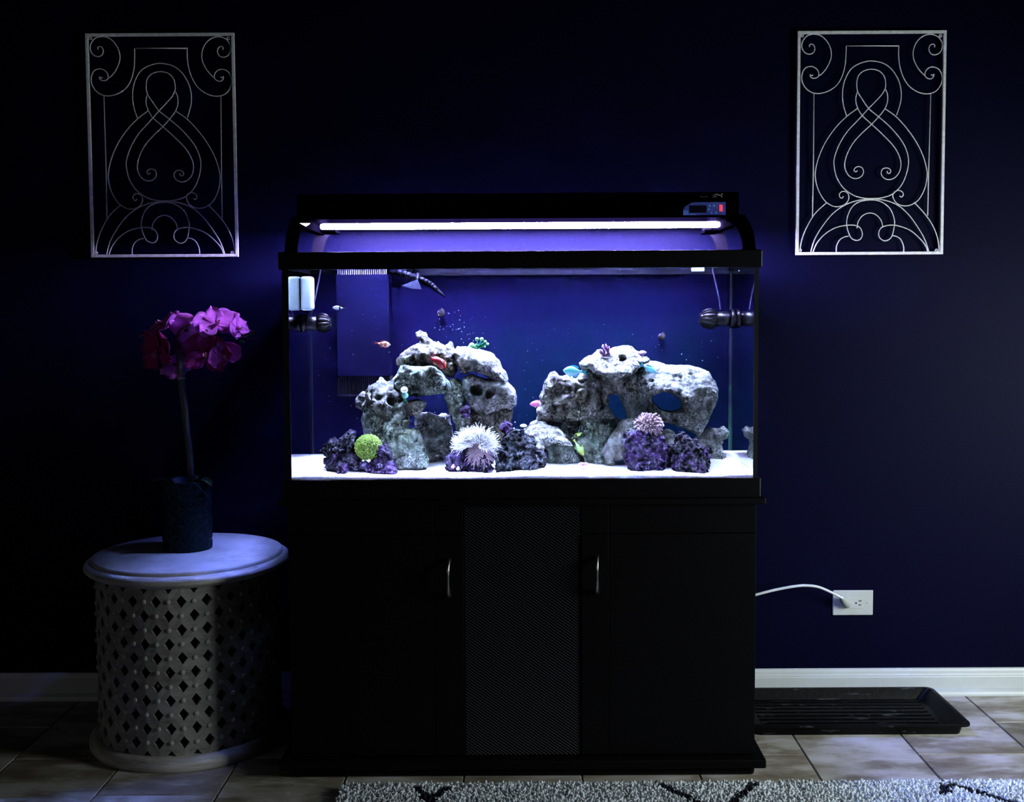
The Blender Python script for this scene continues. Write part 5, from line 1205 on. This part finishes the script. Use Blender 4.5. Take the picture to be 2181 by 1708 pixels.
# pink branching frag on a plug
M['frag_pink'] = plain('frag_pink', (0.30, 0.15, 0.32), 0.7, var=0.25, nscale=90); M['plug_white'] = plain('plug_white', (0.40, 0.38, 0.34), 0.8)
YP = 0.200
sp = thing('staghorn_frag', 'pink knobbly branching coral on a white plug on the right arch', 'coral', wp(1289, 766, YP))
c = wp(1289, 763.5, YP); MB().lathe([(0, -0.002), (0.009, -0.002), (0.0145, 0.0005), (0.0155, 0.003), (0.013, 0.0045), (0, 0.005)], c, 20).build('plug', M['plug_white'], sp, True)
for pts in ([(1289, 762), (1287, 752), (1286, 744)], [(1288, 758), (1282, 750), (1279, 746)], [(1290, 762), (1294, 752), (1295, 742)], [(1292, 756), (1296, 748), (1297, 740)], [(1287, 752), (1289, 743), (1290, 734)], [(1286, 748), (1284, 740), (1284, 736)], [(1294, 749), (1292, 740), (1291, 736)], [(1284, 756), (1279, 750), (1277, 745)], [(1292, 762), (1297, 755), (1298, 752)]):
    P = catmull([wp(a, b_, YP - 0.004 * k + random.uniform(-0.006, 0.006)) for k, (a, b_) in enumerate(pts)], 3); mb = MB()
    mb.tube(P, [0.0034 - 0.0010 * i / len(P) for i in range(len(P))], 7)
    for p in P[2:]:
        for _ in range(2):
            mb.ball(p + Vector((random.uniform(-1, 1), random.uniform(-1, 1), random.uniform(-1, 1))).normalized() * 0.0024, random.uniform(0.0014, 0.0022), 1)
    mb.build('branch', M['frag_pink'], sp, True)
# scalloped shell
def scallop(name, label, px, py, Y, r_, mat, tilt, cat='shell'):
    c = wp(px, py, Y); vs2, fs2 = [], []; nr, na = 6, 26
    for side in (-1, 1):
        b0 = len(vs2)
        for i in range(nr + 1):
            t = i / nr
            for j in range(na + 1):
                a = math.radians(-72 + 144 * j / na); rad = r_ * t * (1 + 0.05 * math.cos(j / na * 9 * 2 * PI)); rid = 0.07 * r_ * t * math.cos(j / na * 9 * 2 * PI)
                th_ = (0.42 * math.sin(PI * min(1, 0.1 + 0.9 * t)) * math.cos(math.radians(-72 + 144 * j / na) * 0.9)) * r_ + rid
                vs2.append(Vector((math.sin(a) * rad, side * max(0.0004, th_), math.cos(a) * rad - 0.5 * r_)))
        for i in range(nr):
            for j in range(na):
                q = b0 + i * (na + 1) + j; f_ = (q, q + 1, q + na + 2, q + na + 1); fs2.append(f_ if side < 0 else f_[::-1])
    Rm = Matrix.Rotation(tilt, 3, 'Y')
    o = MB().add([Rm @ p + c for p in vs2], fs2)
    t = thing(name, label, cat, c - Vector((0, 0, r_ * 0.5))); o.build('valves', mat, t, True)
    MB().ball(c + Rm @ Vector((0, 0, -0.5 * r_)), r_ * 0.16, 1, (1.5, 1, 1)).build('hinge', mat, t, True); return t
M['shell_pink'] = plain('shell_pink', (0.34, 0.17, 0.34), 0.5, var=0.35, nscale=70)
scallop('scallop_shell', 'pink ridged scallop shell at right on the flat topped rock', 1366, 753, 0.215, 0.0155, M['shell_pink'], math.radians(-25))
# red flame scallop
M['red'] = plain('flame_red', (0.34, 0.002, 0.007), 0.45, var=0.25, nscale=70, trans=0.1); M['red_dark'] = plain('deep_red', (0.10, 0.004, 0.008), 0.6); M['orange'] = plain('orange_edge', (0.65, 0.07, 0.012), 0.5)
YR = 0.195
c = wp(935, 773, YR); rc = thing('flame_scallop', 'bright red gaping clam on the left arch', 'clam', wp(938, 784, YR))
mb = MB(); P = catmull([wp(921, 766, YR), wp(930, 767, YR - 0.006), wp(938, 774, YR - 0.006), wp(945, 784, YR)], 5); kk = len(P)
mb.tube(P, [mpx(YR) * (4.0 + 4.2 * math.sin(PI * i / (kk - 1)) ** 0.8) for i in range(kk)], 12); mb.build('shell', M['red'], rc, True)
P = catmull([wp(933, 763.5, YR - 0.004), wp(942, 767, YR - 0.010), wp(947, 774, YR - 0.010), wp(949.5, 783, YR - 0.003)], 5); kk = len(P)
MB().tube(P, [mpx(YR) * (1.0 + 1.4 * math.sin(PI * i / (kk - 1))) for i in range(kk)], 8).build('lip_edge', M['orange'], rc, True)
P = catmull([wp(936, 766, YR - 0.008), wp(941, 771, YR - 0.013), wp(946, 779, YR - 0.011)], 5); kk = len(P)
MB().tube(P, [mpx(YR) * (0.8 + 2.4 * math.sin(PI * i / (kk - 1))) for i in range(kk)], 8).build('mouth', M['red_dark'], rc, True)
for px, py in ((919.5, 766), (922, 770), (920, 762.5)): MB().ball(wp(px, py, YR - 0.004), 3.2 * mpx(YR), 1, (1, 1, 0.9), None, 0.1).build('frill', M['red'], rc, True)
# white mushroom coral
YM = 0.15
mc = thing('mushroom_coral', 'white capped mushroom coral on a dark green stalk beside the blackish pyramid', 'coral', wp(1110, 922, YM))
MB().tube([wp(1109, 924, YM), wp(1112, 914, YM), wp(1114, 908, YM)], [0.0032, 0.0030, 0.0045], 10).build('stalk', M['leaf_green'], mc, True)
MB().lathe([(0, -0.0015), (0.006, -0.003), (0.0092, -0.0015), (0.0095, 0.0005), (0.007, 0.0035), (0.003, 0.0048), (0, 0.0050)], wp(1115, 907, YM), 20).build('cap', M['cream'], mc, True)
# purple crown frag on the sand
YC = 0.10
cr_ = thing('crown_frag', 'purple frilled coral crown on a pink plug standing on bare sand', 'coral', wp(1243, 995, YC))
c = wp(1243, 992, YC); M['frag_base'] = plain('frag_base', (0.30, 0.20, 0.32), 0.7, var=0.2)
MB().lathe([(0, -0.006), (0.0085, -0.006), (0.0095, -0.002), (0.008, 0.004), (0, 0.004)], c, 16).build('plug', M['frag_base'], cr_, True)
for k in range(11):
    a = 2 * PI * k / 11; q = c + Vector((0.0085 * math.cos(a), 0.007 * math.sin(a), 0.005)); MB().ball(q, 0.0034, 1, (1, 1, 1.25), None, 0.12).build('frill', M['shell_pink'], cr_, True)
M['deep_purple'] = plain('deep_purple', (0.16, 0.05, 0.28), 0.6); MB().ball(c + Vector((0, -0.001, 0.005)), 0.006, 2, (1, 1, 0.7)).build('centre', M['deep_purple'], cr_, True)
# small pale shells on the sand
M['shell_white'] = plain('shell_white', (0.75, 0.72, 0.68), 0.6, var=0.15, nscale=90)
def snail(name, label, px, py, Y, r_, mat, face=(0, -1, 0), cat='snail', foot=True):
    c = wp(px, py, Y); f = Vector(face).normalized(); xa = f.orthogonal().normalized(); ya = f.cross(xa); R0 = Matrix((xa, ya, f)).transposed()
    t = thing(name, label, cat, c); P, R_ = [], []
    for k in range(44):
        a = k / 43 * 2 * PI * 2.6; s_ = math.exp(0.155 * a) / math.exp(0.155 * 2 * PI * 2.6)
        P.append(R0 @ Vector((math.cos(a) * s_ * r_ * 0.58, math.sin(a) * s_ * r_ * 0.58, (1 - s_) * r_ * 0.75)) + c); R_.append(s_ * r_ * 0.44)
    MB().tube(P, R_, 10).build('shell', mat, t, True)
    if foot: MB().ball(c - f * r_ * 0.22, r_ * 0.62, 2, (1, 0.5, 1)).build('foot', M['snail_body'], t, True)
    return t
M['snail_brown'] = plain('snail_brown', (0.022, 0.017, 0.017), 0.7, spec=0.1, var=0.4, nscale=160); M['snail_body'] = plain('snail_body', (0.05, 0.03, 0.05), 0.7, spec=0.1)
snail('snail', 'round brown snail clinging high on the back glass left of centre', 938, 667, 0.442, 0.0165, M['snail_brown'])
snail('snail', 'round brown snail on the back glass above the right arch', 1408, 717, 0.442, 0.0150, M['snail_brown'])
snail('sea_shell', 'small mauve spiral shell at the left foot of the anemone rock', 964, 994, 0.075, 0.0078, M['shell_pink'], (-0.2, -1, 0.3), 'shell', False)
snail('sea_shell', 'small white spiral shell beside the mauve one', 974, 998, 0.072, 0.0068, M['shell_white'], (0.3, -1, 0.2), 'shell', False)
scallop('scallop_shell', 'flat white shell lying in the shadow below the yellow fish', 1218, 972, 0.185, 0.0115, M['shell_white'], math.radians(75))

# ================================================================== FISH
def fish(name, label, nose, tail, Y, hpx, stops, fin, depth=0.45, tailh=0.8, tilt=0.0, cat='fish', eye=True, belly=None):
    """stops: colours along the body from nose (0) to tail (1)"""
    A, B = wp(*nose, Y), wp(*tail, Y); B = B + Vector((0, tilt, 0)); L = (B - A).length; h = hpx * mpx(Y) / 2
    xa = (B - A).normalized(); za = Vector((0, 0, 1)); za = (za - xa * za.dot(xa)).normalized(); ya = za.cross(xa)
    t = thing(name, label, cat, (A + B) / 2)
    m, nt, b = new_mat(name + '_skin'); at2 = N(nt, 'ShaderNodeAttribute', attribute_name='along')
    r_ = ramp(nt, at2.outputs['Fac'], stops, 'LINEAR'); 
    if belly is not None:
        at3 = N(nt, 'ShaderNodeAttribute', attribute_name='updown'); r_ = mixc(nt, ramp(nt, at3.outputs['Fac'], [(0.18, 1.0), (0.42, 0.0)]), r_, belly)
    nt.links.new(r_, b.inputs['Base Color']); b.inputs['Roughness'].default_value = 0.45
    bl = 0.80; prof = [(0, 0.04), (0.05, 0.30), (0.12, 0.55), (0.25, 0.88), (0.38, 1.0), (0.52, 0.95), (0.68, 0.70), (0.82, 0.40), (0.93, 0.24), (1.0, 0.20)]
    vs2, fs2, al, ud = [], [], [], []; n_ = 14
    for (u, hh) in prof:
        for k in range(n_):
            a = 2 * PI * k / n_; vs2.append(A + xa * (u * bl * L) + za * (h * hh * math.sin(a)) + ya * (h * hh * depth * math.cos(a))); al.append(u); ud.append(0.5 + 0.5 * math.sin(a))
    for i in range(len(prof) - 1):
        for k in range(n_): fs2.append((i * n_ + k, i * n_ + (k + 1) % n_, (i + 1) * n_ + (k + 1) % n_, (i + 1) * n_ + k))
    fs2 += [tuple(range(n_)), tuple((len(prof) - 1) * n_ + k for k in range(n_))]
    o = MB().add(vs2, fs2).build('body', m, t, True)
    for nm, arr in (('along', al), ('updown', ud)):
        at2 = o.data.attributes.new(nm, 'FLOAT', 'POINT'); at2.data.foreach_set('value', arr)
    def finp(name_, outl, th=0.0008):
        mid = [A + xa * (u * L) + za * (v_ * h) for u, v_ in outl]; n2 = len(mid); cc = sum(mid, Vector((0, 0, 0))) / n2
        vs3 = [p - ya * th * 0.35 for p in mid] + [p + ya * th * 0.35 for p in mid] + [cc - ya * th, cc + ya * th]
        fs3 = [(i, (i + 1) % n2, 2 * n2) for i in range(n2)] + [((i + 1) % n2 + n2, i + n2, 2 * n2 + 1) for i in range(n2)] + [(i, i + n2, (i + 1) % n2 + n2, (i + 1) % n2) for i in range(n2)]
        MB().add(vs3, fs3).build(name_, fin, t)
    finp('tail_fin', [(0.76, 0.16), (0.88, tailh * 0.62), (1.0, tailh), (0.985, tailh * 0.4), (0.93, 0.0), (0.985, -tailh * 0.4), (1.0, -tailh), (0.88, -tailh * 0.62), (0.76, -0.16)])
    finp('dorsal_fin', [(0.22, 0.85), (0.34, 1.22), (0.48, 1.25), (0.62, 1.0), (0.66, 0.62), (0.5, 0.85), (0.32, 0.92)])
    finp('anal_fin', [(0.44, -0.85), (0.52, -1.2), (0.62, -1.02), (0.66, -0.55), (0.54, -0.75)])
    finp('pelvic_fin', [(0.24, -0.82), (0.30, -1.22), (0.36, -1.15), (0.36, -0.88)])
    if eye:
        for s_ in (-1, 1): MB().ball(A + xa * (0.11 * L) + za * (0.12 * h) + ya * s_ * (h * 0.5 * depth), h * 0.10, 1).build('eye', M['slot'], t, True)
    return t
M['fin_orange'] = plain('fin_orange', (0.80, 0.14, 0.05), 0.5); M['fin_dark'] = plain('fin_dark', (0.02, 0.02, 0.03), 0.5); M['fin_blue'] = plain('fin_blue', (0.14, 0.62, 0.66), 0.5, trans=0.3); M['fin_pink'] = plain('fin_pink', (0.85, 0.28, 0.55), 0.5, trans=0.2); M['fin_yellow'] = plain('fin_yellow', (0.50, 0.70, 0.10), 0.5, trans=0.2)
OR, WH, BK = (0.80, 0.13, 0.045), (0.92, 0.92, 0.90), (0.02, 0.015, 0.02)
fish('clownfish', 'orange clownfish with white bands left of the horned boulder', (832, 735), (797, 730), 0.20, 13, [(0.0, (0.8, 0.35, 0.25)), (0.14, (0.8, 0.35, 0.25)), (0.17, WH), (0.28, WH), (0.31, OR), (0.46, OR), (0.49, WH), (0.60, WH), (0.63, OR), (0.80, OR), (0.83, WH), (0.92, WH), (0.95, OR)], M['fin_orange'], 0.5, 0.5)
fish('clownfish', 'black and white clownfish near the left powerhead', (708, 655), (738, 657), 0.22, 9.5, [(0.0, BK), (0.06, WH), (0.30, WH), (0.34, (0.5, 0.75, 0.8)), (0.56, WH), (0.60, BK), (0.72, BK), (0.75, WH), (0.86, WH), (0.90, BK)], M['fin_dark'], 0.5, 0.5)
TQ = (0.16, 0.80, 0.60)
fish('chromis', 'larger turquoise fish above the left block of the right arch', (1199, 789), (1250, 793), 0.20, 21, [(0.0, (0.13, 0.66, 0.58)), (0.5, TQ), (1.0, (0.2, 0.66, 0.72))], M['fin_blue'], 0.4, 0.55, belly=(0.42, 0.72, 0.72))
fish('chromis', 'smaller turquoise fish in front of the large pitted boulder', (1398, 794), (1364, 776), 0.17, 13, [(0.0, (0.13, 0.66, 0.60)), (0.5, TQ), (1.0, (0.2, 0.6, 0.72))], M['fin_blue'], 0.4, 0.9, belly=(0.40, 0.72, 0.72))
fish('anthias', 'magenta pink fish peeking out at the left end of the right arch', (1128, 861), (1166, 859), 0.265, 13, [(0.0, (0.80, 0.14, 0.36)), (0.6, (0.85, 0.18, 0.36)), (1.0, (0.9, 0.5, 0.35))], M['fin_pink'], 0.45, 0.5, tilt=0.012)
fish('wrasse', 'yellow green fish diving between the base stones of the right arch', (1243, 970), (1222, 936), 0.20, 15, [(0.0, (0.45, 0.40, 0.08)), (0.25, (0.30, 0.42, 0.05)), (0.55, (0.45, 0.75, 0.25)), (1.0, (0.55, 0.8, 0.35))], M['fin_yellow'], 0.5, 0.3, tilt=0.004)
fish('goby', 'tiny yellow fish with a dark spot above the diving yellow fish', (1240, 921), (1216, 934), 0.205, 7, [(0.0, (0.5, 0.75, 0.2)), (0.55, (0.55, 0.8, 0.15)), (0.6, BK), (0.68, BK), (0.74, (0.25, 0.5, 0.2))], M['fin_yellow'], 0.5, 0.3, eye=False)

# ================================================================== EQUIPMENT IN THE WATER
M['pump_black'] = plain('pump_black', (0.0016, 0.0013, 0.003), 0.32, spec=0.3, nscale=60); M['white_plastic'] = plain('white_plastic', (0.50, 0.66, 0.64), 0.4, var=0.04)
M['cord_pale'] = plain('cord_pale', (0.07, 0.06, 0.12), 0.5); M['nozzle'] = plain('nozzle_plastic', (0.0014, 0.0013, 0.004), 0.55, spec=0.06)
def powerhead(label, side, px_in, px_wall, py, Y, rpx, cord):
    s_ = mpx(Y); e0 = wp(px_in, py, Y); e1 = wp(px_wall, py, Y); wall_x = GX0 + 0.0008 if side < 0 else GX1 - 0.0008
    t = thing('powerhead', label, 'pump', (wall_x, Y, e0.z - rpx * s_)); c = Vector((0, Y, (e0.z + e1.z) / 2)); sg = 1 if side < 0 else -1
    ln_ = abs(e0.x - wall_x); r_ = rpx * s_
    def X(u): return wall_x + sg * ln_ * u
    MB().lathe([(0, X(0.0)), (r_ * 0.95, X(0.0)), (r_ * 1.0, X(0.03)), (r_ * 0.94, X(0.12)), (0, X(0.12))], c, 20, 'x').build('magnet_base', M['pump_black'], t, True)
    MB().lathe([(0, X(0.10)), (r_ * 0.70, X(0.10)), (r_ * 0.76, X(0.30)), (r_ * 0.74, X(0.56)), (0, X(0.56))], c, 20, 'x').build('motor', M['pump_black'], t, True)
    MB().lathe([(0, X(0.52)), (r_ * 0.70, X(0.53)), (r_ * 0.95, X(0.66)), (r_ * 0.92, X(0.82)), (r_ * 0.70, X(0.93)), (r_ * 0.45, X(0.97)), (0, X(0.97))], c, 20, 'x').build('cage', M['slot'], t, True)
    for k in range(16):
        a = 2 * PI * k / 16; P = [c + Vector((X(u), r_ * q * math.cos(a), r_ * q * math.sin(a))) for u, q in ((0.52, 0.74), (0.60, 0.93), (0.70, 1.02), (0.80, 0.99), (0.90, 0.82), (0.96, 0.58))]
        MB().tube(P, 0.0016, 5).build('cage_rib', M['pump_black'], t, True)
    MB().lathe([(r_ * 0.62, X(0.90)), (r_ * 0.66, X(0.93)), (r_ * 0.52, X(1.02)), (r_ * 0.40, X(1.02)), (r_ * 0.45, X(0.92)), (r_ * 0.62, X(0.90))], c, 18, 'x').build('outlet_ring', M['pump_black'], t, True)
    P = catmull([wp(a, b_, Y + dy_) for a, b_, dy_ in cord], 6); MB().tube(P, 0.0021, 7).build('cord', M['cord_pale'], t, True); return t
powerhead('black ribbed powerhead pump on the left glass under the white box', -1, 704, 644, 688, 0.30, 20, [(662, 672, 0), (669, 645, 0), (676, 612, 0), (681, 585, 0), (684, 570, 0)])
powerhead('black ribbed powerhead pump on the right glass', 1, 1491, 1560, 679, 0.375, 21, [(1534, 660, 0), (1530, 630, 0), (1522, 595, 0), (1516, 568, 0)])
YB = 0.29
a, b_ = wp(644, 589, YB), wp(668.5, 661, YB)
wb = thing('magnet_float', 'white rounded box on the left glass above the powerhead', 'aquarium cleaner', (GX0 + 0.015, YB, b_.z))
MB().box((GX0 + 0.0006, YB - 0.024, b_.z), (b_.x, YB + 0.024, a.z), 0.008, 4).build('shell', M['white_plastic'], wb, True)
MB().box((GX0 + 0.0004, YB - 0.020, b_.z + 0.006), (GX0 + 0.0028, YB + 0.020, a.z - 0.006), 0.001).build('pad', M['pump_black'], wb)
# overflow box in the rear left, painted like the back, with combs top and bottom
M['comb_dark'] = plain('comb_dark', (0.0016, 0.0013, 0.0060), 0.6, spec=0.05); M['overflow'] = plain('overflow_blue', (0.0034, 0.0029, 0.0180), 0.7, spec=0.0, var=0.1, nscale=5)
YO = 0.36
xa, xb = wp(716, 700, YO).x, wp(829, 700, YO).x; zo1 = WZ + 0.012; zc1, zc0 = wp(770, 803, YO).z, wp(770, 838, YO).z
ov = thing('overflow_box', 'dark blue overflow box with toothed combs at the rear left of the aquarium', 'overflow box', ((xa + xb) / 2, 0.41, zc0 - 0.012))
MB().box((xa, YO, zc1), (xb, TKY1 - 0.0072, zo1 - 0.022), 0.003).build('body', M['overflow'], ov)
MB().box((xa, YO + 0.006, zc0 - 0.004), (xb, TKY1 - 0.0072, zc1), 0.001).build('grille_back', M['slot'], ov)
MB().box((xa, YO - 0.001, zc0 - 0.014), (xb, TKY1 - 0.0072, zc0 - 0.002), 0.004).build('bottom_lip', M['comb_dark'], ov)
M['comb_white'] = plain('comb_pale', (0.16, 0.15, 0.24), 0.4); mb = MB(); mb2 = MB(); n_ = 24
for k in range(n_):
    x = xa + 0.004 + (xb - xa - 0.008) * (k + 0.5) / n_
    mb.box((x - 0.0013, YO, zo1 - 0.024), (x + 0.0013, YO + 0.006, zo1), 0.0004)
    mb2.box((x - 0.0013, YO, zc0 - 0.003), (x + 0.0013, YO + 0.0055, zc1 + 0.001), 0.0004)
o = mb.build('top_comb', M['comb_white'], ov); o['kind'] = 'stuff'
o = mb2.build('bottom_comb', M['comb_dark'], ov); o['kind'] = 'stuff'
# return hose of ball joints with a flared nozzle
YN = 0.34
rn = thing('return_nozzle', 'dark segmented hose with pointed end hanging under the water surface', 'hose', wp(880, 590, YN))
P = catmull([wp(838, 577, YN + 0.03), wp(862, 583, YN + 0.02), wp(890, 592, YN), wp(915, 604, YN), wp(928, 615, YN)], 3)
for k, p in enumerate(P):
    MB().ball(p, (9.0 - 3.6 * k / len(P)) * mpx(YN), 2, (1, 1, 0.92)).build('segment', M['nozzle'], rn, True)
MB().tube([wp(926, 613, YN), wp(934, 620, YN), wp(941, 626, YN - 0.004), wp(948, 632, YN - 0.006)], [0.0062, 0.0052, 0.0036, 0.0016], 10).build('tip', M['nozzle'], rn, True)
M['flare'] = plain('flare_nozzle', (0.02, 0.02, 0.045), 0.4)
q = [wp(a, b_, YN - 0.03) for a, b_ in ((886, 596), (889, 595), (897.5, 616), (878, 614.5), (855, 608.5))]
fn = MB().prism([(p.x, p.z) for p in q], YN - 0.034, YN - 0.027).build('flare', M['flare'], rn); fn['label'] = 'pale flat flared nozzle'
MB().tube([wp(888, 597, YN - 0.03), wp(890, 588, YN - 0.015), wp(890, 584, YN)], [0.003, 0.004, 0.005], 8).build('neck', M['nozzle'], rn, True)
# pale clips at the water line, hooked over the rear right
for (p0, p1, lab) in (((1473, 571), (1500, 578), 'small white clip at the water line left of the right cord'), ((1575, 571), (1590, 578), 'small white clip at the water line in the right corner')):
    a, b_ = wp(*p0, 0.30), wp(*p1, 0.30); x1_ = min(b_.x, GX1 - 0.001)
    t = thing('rim_clip', lab, 'clip', ((a.x + x1_) / 2, 0.30, b_.z))
    MB().box((a.x, 0.296, b_.z), (x1_, 0.304, a.z + 0.012), 0.0015).build('plate', M['white_plastic'], t)
    MB().box((a.x + 0.003, 0.304, a.z + 0.004), (x1_ - 0.003, 0.318, a.z + 0.011), 0.0015).build('hook', M['white_plastic'], t)
# floating specks
rs = random.Random(21); mb = MB()
def speck(px, py, Y, r_): mb.ball(wp(px, py, Y), r_ * mpx(Y), 1)
for _ in range(26): speck(rs.gauss(975, 32), rs.gauss(695, 20), rs.uniform(0.06, 0.2), rs.uniform(0.6, 1.3))
for _ in range(70): speck(rs.uniform(670, 1150), rs.uniform(660, 900), rs.uniform(0.05, 0.42), rs.uniform(0.35, 0.95))
for _ in range(60): speck(rs.uniform(1120, 1545), rs.uniform(690, 880), rs.uniform(0.05, 0.42), rs.uniform(0.35, 0.95))
for px, py in ((1095, 912), (1097, 899), (1452, 754), (1462, 766), (1496, 768), (1515, 726), (829, 750), (752, 755), (926, 698), (964, 702)): speck(px, py, 0.08, 1.4)
M['speck'] = plain('speck', (0.62, 0.68, 0.66), 0.6)
o = mb.build('floating_specks', M['speck'], None, True); tag(o, 'tiny pale specks drifting in the aquarium water', 'particles', kind='stuff')
